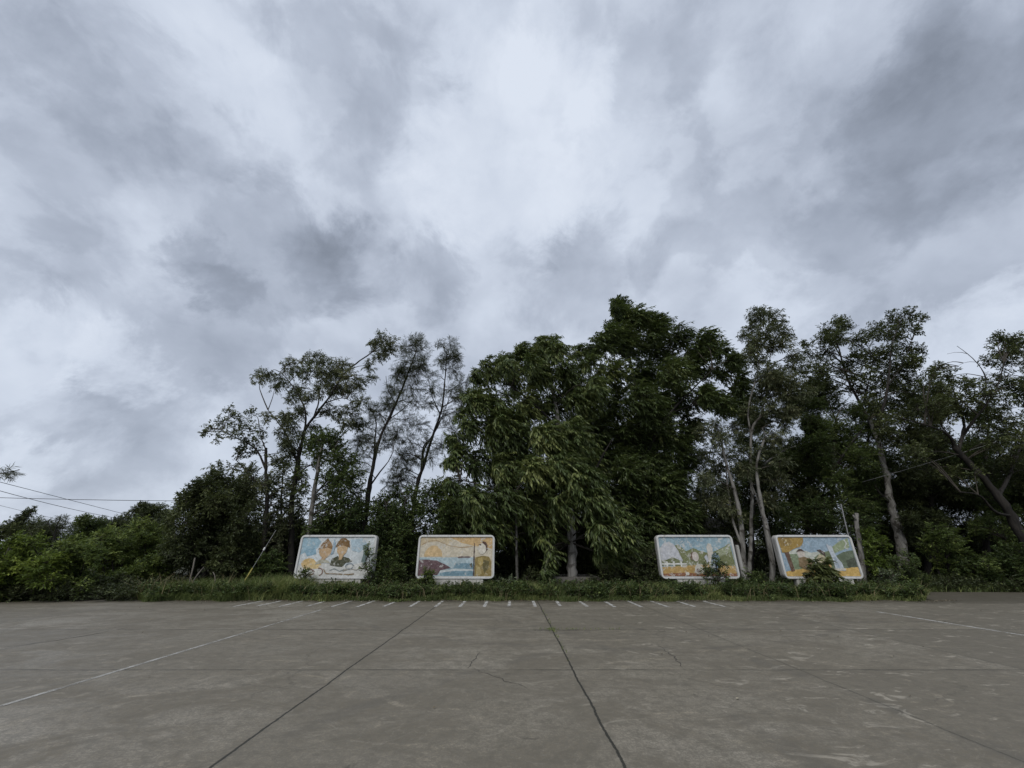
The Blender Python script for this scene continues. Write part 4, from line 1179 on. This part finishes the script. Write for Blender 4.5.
# ------------------------------------------------------------------ bushes
SG = 'bushes along the left edge of the car park'
rngs = np.random.default_rng(99)
for i, (px, py, rx, ry, Y, n, r, lab, mt, tone) in enumerate([
        (22, 566, 32, 30, 15.6, 18, 11, 'bright green bush nearest the left edge, spilling toward the concrete', 'lime', 0.0),
        (74, 568, 22, 30, 16.2, 14, 10, 'tall dark green bush second from the left edge', 'bush', 0.10),
        (112, 566, 24, 32, 18.5, 16, 10, 'broad green bush set back above the dark gully', 'bush', 0.14),
        (146, 560, 24, 36, 20.0, 16, 10, 'yellowish green bush beside the dense dark tree', 'bush', 0.10),
        (-30, 560, 30, 36, 15.2, 16, 13, 'green bush cut off by the left edge of the photo', 'lime', 0.0),
        (96, 588, 18, 11, 17.0, 8, 7, 'low dark shrub in the gully between the bushes', 'dark', -0.2),
        (126, 588, 14, 9, 17.8, 8, 6, 'low shrub touching the left tip of the grass verge', 'dark', -0.1)]):
    plant('bush', lab, 'bush', SG, Y,
          [([(px, py + ry), (px + 2, py + ry * 0.4), (px - 1, py - ry * 0.4)], 0.05, 0.02),
           ([(px, py + ry * 0.7), (px - rx * 0.4, py), (px - rx * 0.5, py - ry * 0.4)], 0.03, 0.012),
           ([(px, py + ry * 0.7), (px + rx * 0.4, py), (px + rx * 0.5, py - ry * 0.3)], 0.03, 0.012)],
          blob(px, py, rx, ry, n, r, rngs), 'bush', 1.2, 200 + i, leafmat=LM[mt], tone=tone, extra=8)
for i, (px, py, rx, ry, Y, n, r, lab, spc, mt) in enumerate([
        (86, 532, 16, 12, 30.0, 9, 8, 'round dark treetop showing over the left bushes', 'dark', 'mid'),
        (112, 530, 18, 10, 34.0, 9, 7, 'low dark treetop left of the flat topped tree', 'dark', 'dark'),
        (145, 510, 12, 5, 30.0, 8, 5, 'flat topped small tree on the skyline beside the dense dark tree', 'dark', 'dark'),
        (160, 518, 14, 8, 32.0, 8, 6, 'dark treetop under the end of the power line', 'dark', 'dark'),
        (128, 522, 10, 8, 36.0, 7, 5, 'small pointed treetop on the skyline between the left bushes', 'dark', 'dark'),
        (42, 532, 22, 8, 33.0, 8, 7, 'long low treetop behind the bright green bush', 'dark', 'dark')]):
    plant('skyline_tree', lab, 'tree', 'treetops on the left skyline', Y,
          [([(px, 575), (px + 1, 550), (px, py)], 0.10, 0.04), ([(px, 545), (px - rx * 0.5, py + 3)], 0.05, 0.02), ([(px, 545), (px + rx * 0.5, py + 2)], 0.05, 0.02)],
          blob(px, py, rx, ry, n, r, rngs) + blob(px, py + 22, rx, 12, 6, 10, rngs), spc, 1.5, 230 + i, leafmat=LM[mt], tone=0.0, extra=4)
plant('wind_bent_tree', 'dark wind bent conifer leaning right on the far left skyline', 'tree', 'treetops on the left skyline', 26.0,
      [([(6, 575), (10, 545), (18, 527), (26, 517), (33, 509)], 0.10, 0.02)],
      [(10, 526, 6), (17, 522, 5), (22, 518, 5), (27, 514, 4), (31, 510, 3.5), (14, 530, 7), (5, 532, 8), (35, 508, 2), (18, 528, 5)], 'dark', 0.5, 250, extra=2)
plant('wispy_tree', 'wispy bare twigged tree poking above the bushes at far left', 'tree', 'treetops on the left skyline', 25.0,
      [([(52, 575), (53, 545), (56, 528), (62, 514)], 0.06, 0.01), ([(54, 540), (62, 526), (70, 518)], 0.02, 0.006), ([(54, 536), (48, 524), (44, 518)], 0.02, 0.006)],
      [(58, 522, 5), (66, 520, 4), (48, 524, 5), (60, 516, 3), (56, 530, 6), (70, 526, 4)], 'needle', 0.5, 251, cov=1.0)
plant('casuarina', 'casuarina outside the left edge with one feathery bough in view', 'tree', TG, 15.0,
      [([(-95, 600), (-92, 540), (-88, 480), (-84, 420), (-80, 380)], 0.16, 0.04), ([(-88, 490), (-50, 482), (-20, 476), (4, 473), (18, 470)], 0.05, 0.008)],
      [(14, 471, 4), (4, 473, 6), (-8, 472, 8), (-24, 474, 9), (-40, 476, 12), (-60, 470, 14), (-80, 440, 16), (-84, 405, 16), (-80, 380, 12), (-100, 460, 15)],
      'needle', 0.6, 252, extra=4, cov=0.6)

# understory on the right
RG = 'bushes in the wood right of the murals'
for i, (px, py, rx, ry, Y, n, r, lab, spc, mt, tone, cv) in enumerate([
        (876, 552, 14, 18, 18.6, 10, 7, 'bright yellow green bush against the right end of the monument mural', 'bush', 'lime', -0.15, 0.9),
        (905, 572, 22, 16, 18.2, 12, 7, 'low green bush below the thick pale gum trunk', 'weed', 'mid', 0.0, 1.5),
        (944, 548, 20, 22, 20.0, 12, 8, 'feathery light green shrub beside the road bend', 'feather', 'bush', 0.0, 1.0),
        (972, 572, 26, 16, 19.6, 12, 8, 'dark shrub along the far kerb of the side road', 'bush', 'mid', -0.1, 1.0),
        (1012, 570, 26, 20, 19.4, 12, 9, 'dark shrub at the right edge behind the side road', 'bush', 'mid', -0.14, 1.0),
        (1000, 524, 26, 16, 22.0, 10, 9, 'shaded light green shrub glimpsed under the leaning trunk', 'feather', 'mid', 0.1, 1.0),
        (925, 524, 20, 18, 22.5, 10, 9, 'shaded shrub behind the thick pale trunk', 'dark', 'dark', 0.0, 1.0),
        (1062, 560, 34, 30, 19.0, 12, 12, 'dark bush cut off by the right edge of the photo', 'bush', 'mid', -0.1, 1.0)]):
    plant('bush', lab, 'bush', RG, Y,
          [([(px, py + ry), (px + 2, py + ry * 0.4), (px - 1, py - ry * 0.4)], 0.04, 0.015),
           ([(px, py + ry * 0.7), (px - rx * 0.4, py), (px - rx * 0.5, py - ry * 0.4)], 0.025, 0.010),
           ([(px, py + ry * 0.7), (px + rx * 0.4, py), (px + rx * 0.5, py - ry * 0.3)], 0.025, 0.010)],
          blob(px, py, rx, ry, n, r, rngs), spc, 1.0, 300 + i, leafmat=LM[mt], tone=tone, extra=6, cov=cv)
# shrubs among the boards
VG = 'shrubs growing around the murals'
for i, (px, py, rx, ry, Y, n, r, lab, spc, mt, tone, cv) in enumerate([
        (428, 580, 7, 11, 16.5, 9, 5, 'upright green shrub covering the lower left corner of the sunset mural', 'weed', 'bush', 0.08, 1.4),
        (369, 564, 6, 18, 16.5, 10, 5, 'leggy creeper climbing the right edge of the two heads mural', 'weed', 'mid', 0.0, 0.8),
        (303, 576, 6, 8, 16.6, 7, 4, 'small creeper on the lower left corner of the two heads mural', 'weed', 'mid', 0.0, 0.9),
        (392, 576, 12, 14, 17.8, 10, 6, 'green shrub between the two heads mural and the sunset mural', 'weed', 'mid', 0.0, 1.6),
        (268, 572, 18, 16, 18.9, 12, 7, 'shrub left of the two heads mural behind the leaning guy wire', 'bush', 'mid', -0.05, 1.2),
        (505, 584, 10, 8, 17.4, 8, 4, 'low shrub with pale leaves right of the sunset mural', 'weed', 'pale', -0.1, 0.7),
        (716, 570, 12, 14, 16.4, 10, 5, 'twiggy shrub across the lower right of the picket fence mural', 'weed', 'mid', 0.0, 0.8),
        (690, 524, 16, 12, 22.0, 12, 7, 'leafy shrub rising in front of the low brown shed', 'bush', 'dark', 0.05, 0.8),
        (724, 528, 14, 12, 21.5, 12, 6, 'leafy shrub between the shed and the pale gum stems', 'bush', 'dark', 0.1, 0.7),
        (644, 566, 14, 18, 17.6, 12, 7, 'dark shrub left of the picket fence mural', 'weed', 'dark', 0.1, 1.5),
        (752, 580, 14, 10, 17.2, 9, 5, 'scrubby shrub between the two right hand murals', 'weed', 'mid', -0.1, 1.2),
        (818, 572, 13, 11, 16.4, 10, 5, 'spreading olive shrub in front of the monument mural', 'mastd', 'olive', 0.0, 0.8),
        (886, 580, 12, 9, 17.0, 8, 5, 'broad leaved pale shrub at the right foot of the monument mural', 'weed', 'pale', -0.25, 0.8),
        (606, 578, 16, 10, 18.4, 10, 5, 'dark shrub at the foot of the pale trunk', 'weed', 'dark', 0.0, 1.5),
        (536, 580, 16, 9, 18.6, 9, 5, 'dark shrub under the hanging leaves of the drooping tree', 'weed', 'dark', 0.0, 1.5)]):
    plant('shrub', lab, 'shrub', VG, Y,
          [([(px, py + ry), (px + 1, py + ry * 0.3), (px - 1, py - ry * 0.6)], 0.018, 0.007),
           ([(px, py + ry * 0.8), (px - rx * 0.5, py), (px - rx * 0.6, py - ry * 0.5)], 0.012, 0.005),
           ([(px, py + ry * 0.8), (px + rx * 0.5, py), (px + rx * 0.6, py - ry * 0.4)], 0.012, 0.005)],
          blob(px, py, rx, ry, n, r, rngs), spc, 0.25, 400 + i, leafmat=LM[mt], tone=tone, extra=3, cov=cv)

# ------------------------------------------------------------------ grass
def in_verge(rng, n):
    x = rng.uniform(-13.7, 15.15, n)
    s = rng.uniform(0, 1, n) ** 1.7
    y = 15.27 + 3.2 * s + 0.16 * np.sin(x * 2.1) + 0.12 * np.sin(x * 5.3 + 1) + 0.10 * np.sin(x * 0.83 + 2)
    # rounded tips
    y = np.maximum(y, np.where(x < -12.7, 15.3 + (-12.7 - x) ** 2 * 0.9, 0))
    y = np.maximum(y, np.where(x > 14.2, 15.3 + (x - 14.2) ** 2 * 1.3, 0))
    return x, y


def blades(rng, x, y, h, wd, lean, z0=0.0):
    n = len(x)
    base = np.stack([x, y, np.full(n, z0)], 1)
    a = rng.uniform(0, 2 * np.pi, n)
    side = np.stack([np.cos(a), np.sin(a), np.zeros(n)], 1)
    ln = np.stack([rng.normal(0.25, 0.5, n), rng.normal(-0.12, 0.5, n), np.zeros(n)], 1) * lean
    hh = h[:, None]
    up = np.array([0, 0, 1.0])
    m = base + up * hh * 0.55 + ln * hh * 0.25
    tip = base + up * hh * 0.92 + ln * hh * 0.95
    w_ = (wd * rng.uniform(0.6, 1.3, n))[:, None]
    V = np.stack([base - side * w_, base + side * w_, m + side * w_ * 0.8, m - side * w_ * 0.8, tip + side * w_ * 0.15, tip - side * w_ * 0.15], 1).reshape(-1, 3)
    i = np.arange(n)[:, None] * 6
    Fq = np.concatenate([np.concatenate([i, i + 1, i + 2, i + 3], 1), np.concatenate([i + 3, i + 2, i + 4, i + 5], 1)], 0)
    return V, Fq


rng = np.random.default_rng(8)
N = 52000
x, y = in_verge(rng, N)
tall = 0.36 + 0.24 * np.clip((-5.5 - x) / 2.5, 0, 1) + 0.10 * np.sin(x * 1.3 + 0.7) * np.sin(x * 0.47) + 0.07 * np.sin(x * 3.7)
edge = np.clip((y - 15.25) / 0.5, 0.45, 1.0) * np.clip((x + 14.1) / 1.5, 0.3, 1.0)
h = tall * edge * rng.uniform(0.55, 1.25, N)
V, Fq = blades(rng, x, y, h, 0.011, 0.9)
patch = 0.5 + 0.16 * np.sin(x * 0.9 + 2) + 0.12 * np.sin(x * 2.7) + rng.normal(0, 0.16, N)
acc = Acc()
acc.add(V, Fq, 0, np.clip(np.concatenate([patch, patch + 0.05]), 0, 1))
ns = 1300
xs, ys = in_verge(rng, ns)
V, Fq = blades(rng, xs, ys, rng.uniform(0.35, 0.7, ns) * (1 + 0.4 * (xs < -6)), 0.007, 0.9)
acc.add(V, Fq, 1, np.clip(rng.normal(0.4, 0.2, 2 * ns), 0, 1))
tag(acc.obj('grass', [LM['grass'], LM['straw']]), 'unmown grass covering the long verge', 'grass', kind='stuff')
# leafy weeds mixed into the grass
acc = Acc()
nw = 1500
xs, ys = in_verge(rng, nw)
for a, b in zip(xs, ys):
    r = rng.uniform(0.10, 0.24)
    foliage(acc, np.array([a, b + 0.1, rng.uniform(0.16, 0.40)]), np.array([r, r, r * 0.9]), SPECIES['weed'], rng, 0.8, rng.normal(-0.1, 0.12))
tag(acc.obj('weeds', [LM['mid'], BARK_TWIG]), 'leafy weeds mixed through the verge grass', 'weeds', kind='stuff')
# ground cover under the wood and along the road sides
acc = Acc()
for a, b, hmin, hmax, n in ((-26, 30, 18.3, 24.0, 900), (15.8, 34, 18.7, 20.0, 420), (-26, -12.8, 15.0, 18.0, 420)):
    for _ in range(n):
        r = rng.uniform(0.2, 0.5)
        foliage(acc, np.array([rng.uniform(a, b), rng.uniform(hmin, hmax), r * 0.6]), np.array([r, r, r * 0.7]), SPECIES['weed'], rng, 0.55, rng.normal(-0.1, 0.1))
tag(acc.obj('undergrowth', [LM['dark'], BARK_TWIG]), 'low dark undergrowth under the trees', 'undergrowth', kind='stuff')
acc = Acc()
n2 = 9000
xs = np.concatenate([rng.uniform(16.2, 34, n2 // 2), rng.uniform(-28, -17.4, n2 // 2)])
ys = np.concatenate([rng.uniform(18.5, 19.3, n2 // 2), 0 * xs[n2 // 2:] + 14.9 + (xs[n2 // 2:] + 13) * 0.055 + rng.uniform(0.0, 0.9, n2 // 2)])
V, Fq = blades(rng, xs, ys, rng.uniform(0.12, 0.38, n2), 0.011, 0.9)
acc.add(V, Fq, 0, np.clip(rng.normal(0.4, 0.2, 2 * n2), 0, 1))
# tufts in the joint of the slabs
xt = np.concatenate([rng.normal(0.88, 0.05, 60), rng.uniform(0.4, 2.4, 60), rng.normal(0.9, 0.02, 50)])
yt = np.concatenate([rng.normal(9.88, 0.12, 60), rng.normal(9.88, 0.02, 60), rng.uniform(7, 13, 50)])
V, Fq = blades(rng, xt, yt, rng.uniform(0.015, 0.06, 170), 0.006, 1.0)
acc.add(V, Fq, 0, np.clip(rng.normal(0.6, 0.2, 340), 0, 1))
tag(acc.obj('roadside_grass', [LM['grass']]), 'short grass along the road sides and in the slab joint', 'grass', kind='stuff')

# leaf litter and grit blown against the verge
m_, t_ = new_mat('dry_leaf')
a_ = t_.n('ShaderNodeAttribute', out=2, attribute_name='tint')
finish(t_, t_.n('ShaderNodeBsdfPrincipled', {'Base Color': t_.ramp(a_, [(0, (0.05, 0.04, 0.025)), (0.6, (0.13, 0.10, 0.055)), (1, (0.30, 0.27, 0.20))]), 'Roughness': 0.8}))
nl = 2200
xs = rng.uniform(-12.5, 15.5, nl)
ys = 15.35 - np.abs(rng.normal(0, 0.30, nl)) ** 1.3 + 0.1 * np.sin(xs * 2.1)
xs = np.concatenate([xs, rng.uniform(-12, 14, 70)])
ys = np.concatenate([ys, rng.uniform(5, 15, 70)])
nl = len(xs)
a = rng.uniform(0, 2 * np.pi, nl)
dr = np.stack([np.cos(a), np.sin(a), rng.uniform(0.0, 0.25, nl)], 1)
V, Fq = leaf_quads(np.stack([xs, ys, np.full(nl, 0.012)], 1), norm(dr), 0.055, 0.032, rng, 0.2)
acc = Acc()
acc.add(V, Fq, 0, rng.uniform(0, 1, nl))
tag(acc.obj('leaf_litter', [m_]), 'dry leaves scattered over the concrete', 'leaf litter', kind='stuff')


# ------------------------------------------------------------------ small built things
def simple_mat(name, col, rough=0.7, var=0.3):
    m, t = new_mat(name)
    co = t.n('ShaderNodeTexCoord', out=3)
    n = t.noise(co, 5.0, 6, 0.7)
    c_ = t.mix(t.rng(n, 0.35, 0.7), col, tuple(v * (1 - var) for v in col))
    finish(t, t.n('ShaderNodeBsdfPrincipled', {'Base Color': c_, 'Roughness': rough}))
    return m


WIRE = simple_mat('black_cable', (0.02, 0.02, 0.022))
STEEL = simple_mat('dull_steel', (0.22, 0.22, 0.22), 0.5)
YELLOW = simple_mat('yellow_guard', (0.30, 0.25, 0.05), 0.5)
WOOD = bark_mat('weathered_wood', (0.09, 0.08, 0.068), (0.17, 0.152, 0.13), 8.0)
BROWN = grime_mat('brown_sheet_roof', (0.022, 0.018, 0.015), (0.012, 0.010, 0.009), 0.7)
STONE = grime_mat('old_stone', (0.12, 0.112, 0.098), (0.045, 0.043, 0.036), 0.8)


def wire(name, label, pts, r, sag, mat=WIRE):
    p0, p1 = P(*pts[0]), P(*pts[1])
    s = np.linspace(0, 1, 24)[:, None]
    c_ = p0 * (1 - s) + p1 * s
    c_[:, 2] -= (4 * sag * s * (1 - s))[:, 0]
    rr = np.random.default_rng(1)
    V, Fq, _ = tube(c_, r, r, rr, n=24, sides=5, wob=0.0)
    o = np_mesh(name, V, Fq, mat, smooth=True)
    return tag(o, label, 'cable', 'overhead cables')


wire('power_line', 'near level overhead cable running into the dense dark tree', [(-260, 486, 20), (190, 501, 21)], 0.014, 0.15)
wire('power_line', 'upper of the two overhead cables dropping steeply to the left skyline', [(-160, 441, 14), (140, 518, 34)], 0.014, 0.0)
wire('power_line', 'lower of the two overhead cables dropping steeply to the left skyline', [(-160, 443, 13), (128, 520, 34)], 0.014, 0.25)
wire('power_line', 'lowest faint overhead cable at the far left', [(-120, 474, 16), (95, 527, 36)], 0.009, 0.1)
wire('power_line', 'thin pale cable crossing the dark trees at the right edge', [(1110, 404, 17.6), (862, 482, 21.0)], 0.008, 0.1, STEEL)

# guy wire with yellow guard
g0, g1 = P(239, 582, 16.7), P(276, 530, 17.4)
g0[2] = 0.02
root = tag(empty('guy_wire', g0), 'slanting steel guy wire with a yellow guard left of the two heads mural', 'guy wire')
rr = np.random.default_rng(2)
V, Fq, _ = tube(np.array([g0, g1]) - g0, 0.010, 0.010, rr, n=6, sides=6, wob=0)
np_mesh('cable', V, Fq, STEEL, smooth=True, parent=root)
V, Fq, _ = tube(np.array([g0 * 0.98 + g1 * 0.02, g0 * 0.60 + g1 * 0.40]) - g0, 0.028, 0.028, rr, n=4, sides=8, wob=0)
np_mesh('guard', V, Fq, YELLOW, smooth=True, parent=root)
q0, q1 = g0 * 0.33 + g1 * 0.67, g0 * 0.29 + g1 * 0.71
V, Fq, _ = tube(np.array([q0, q1]) - g0, 0.035, 0.035, rr, n=3, sides=8, wob=0)
np_mesh('insulator', V, Fq, simple_mat('white_insulator', (0.6, 0.6, 0.58), 0.4), smooth=True, parent=root)

# dead sticks, stump, pole
for i, (pts, r, lab) in enumerate([
        ([(190, 584, 16.9), (192, 572, 16.9), (195, 558, 16.9)], 0.035, 'upright bare pale stake at the foot of the dense dark tree'),
        ([(187, 588, 16.7), (196, 577, 16.8), (204, 567, 16.9)], 0.030, 'slanting bare pale stake propped below the dense dark tree'),
        ([(217, 586, 16.9), (215, 578, 16.9), (213, 572, 16.9)], 0.022, 'short bare pale stake right of the slanting one')]):
    w3 = np.array([P(*q) for q in pts])
    w3[0, 2] = -0.05
    b = w3[0].copy()
    V, Fq, _ = tube(w3 - b, r, r * 0.7, np.random.default_rng(40 + i), n=7, sides=7)
    tag(np_mesh('wooden_stake', V, Fq, WOOD, smooth=True, loc=(0, 0, 0)), lab, 'stake', 'bare stakes under the dense dark tree').location = b
s0 = P(860, 580, 18.2)
s0[2] = 0
root = tag(empty('dead_stump', s0), 'tall pale dead stump with a snapped side stub behind the monument mural', 'stump')
w3 = np.array([s0 - [0, 0, 0.1], P(860, 548, 18.2), P(857, 528, 18.2), P(857, 514, 18.2)])
V, Fq, _ = tube(w3 - s0, 0.10, 0.075, np.random.default_rng(50), sides=9, flare=0.3)
np_mesh('trunk', V, Fq, BARK_GREY, smooth=True, parent=root)
V, Fq, _ = tube(np.array([P(857, 521, 18.2), P(854, 517, 18.1), P(853, 515, 18.1)]) - s0, 0.045, 0.03, np.random.default_rng(51), n=5, sides=7)
np_mesh('branch', V, Fq, BARK_GREY, smooth=True, parent=root)
s0 = P(856, 580, 17.9)
s0[2] = 0
w3 = np.array([s0 - [0, 0, 0.1], P(849, 540, 17.9), P(841, 504, 17.9)])
V, Fq, _ = tube(w3 - s0, 0.028, 0.022, np.random.default_rng(52), n=8, sides=7, wob=0.03)
o = np_mesh('leaning_pole', V, Fq, STEEL, smooth=True)
o.location = s0
tag(o, 'thin grey leaning pole behind the monument mural', 'pole')
# small post behind the picket fence mural
s0 = P(744, 580, 18.0)
s0[2] = 0
bm = bmesh.new()
bmesh.ops.create_cube(bm, size=1.0)
hgt = P(740, 545, 18.0)[2]
for v in bm.verts:
    v.co = Vector((v.co.x * 0.13, v.co.y * 0.13, (v.co.z + 0.5) * (hgt + 0.1) - 0.1))
bmesh.ops.bevel(bm, geom=bm.edges[:], offset=0.02, segments=2, affect='EDGES')
o = bm_obj('concrete_post', bm, BODY)
o.location = (s0[0], s0[1], 0)
tag(o, 'square white post just behind the right edge of the picket fence mural', 'post')

# low stone planter around the pale trunk
tp = P(572, 592, 20.0)
root = tag(empty('stone_planter', (tp[0], 18.9, 0)), 'low old stone planter at the foot of the pale trunk', 'planter')
for (cx_, cy_, sx_, sy_, nm) in ((0, 0, 2.2, 0.25, 'front_wall'), (-1.0, 1.1, 0.24, 1.9, 'side_wall'), (1.0, 1.1, 0.24, 1.9, 'side_wall'), (0, 2.2, 2.2, 0.25, 'back_wall')):
    bm = bmesh.new()
    bmesh.ops.create_cube(bm, size=1.0)
    for v in bm.verts:
        v.co = Vector((cx_ + v.co.x * sx_, cy_ + v.co.y * sy_, (v.co.z + 0.5) * 0.66 - 0.1))
    bmesh.ops.bevel(bm, geom=bm.edges[:], offset=0.02, segments=2, affect='EDGES')
    bm_obj(nm, bm, STONE, root)

# brown shed behind the picket fence mural
SY = 25.0
xa, xb = P(640, 535, SY)[0], P(748, 535, SY)[0]
ze, zr = P(690, 536, SY)[2], P(690, 519, SY + 1.5)[2]
root = tag(empty('shed', ((xa + xb) / 2, SY + 1.8, 0)), 'long low shed with a dark brown roof behind the picket fence mural', 'shed')
hx = (xb - xa) / 2
bm = bmesh.new()
bmesh.ops.create_cube(bm, size=1.0)
for v in bm.verts:
    v.co = Vector((v.co.x * (2 * hx - 0.5), v.co.y * 3.0, (v.co.z + 0.5) * (ze - 0.06 + 0.1) - 0.1))
bm_obj('wall', bm, grime_mat('shed_wall', (0.10, 0.085, 0.07), (0.04, 0.035, 0.03), 0.7), root)
bm = bmesh.new()
pr = [(-1.8, ze - 0.05), (0.0, zr), (1.8, ze - 0.05), (1.8, ze + 0.03), (0.0, zr + 0.09), (-1.8, ze + 0.03)]
r0 = [bm.verts.new((-hx, y_, z_)) for y_, z_ in pr]
r1 = [bm.verts.new((hx, y_, z_)) for y_, z_ in pr]
for i in range(6):
    j = (i + 1) % 6
    bm.faces.new([r0[i], r0[j], r1[j], r1[i]])
for r_ in (r0, r1):
    bm.faces.new([r_[0], r_[1], r_[4], r_[5]])
    bm.faces.new([r_[1], r_[2], r_[3], r_[4]])
bm_obj('roof', bm, BROWN, root)
bm = bmesh.new()
bmesh.ops.create_cube(bm, size=1.0)
for v in bm.verts:
    v.co = Vector((v.co.x * 0.95 - hx * 0.3, v.co.y * 0.06 - 1.52, (v.co.z + 0.5) * 2.0))
bm_obj('door', bm, simple_mat('shed_door', (0.05, 0.045, 0.04)), root)
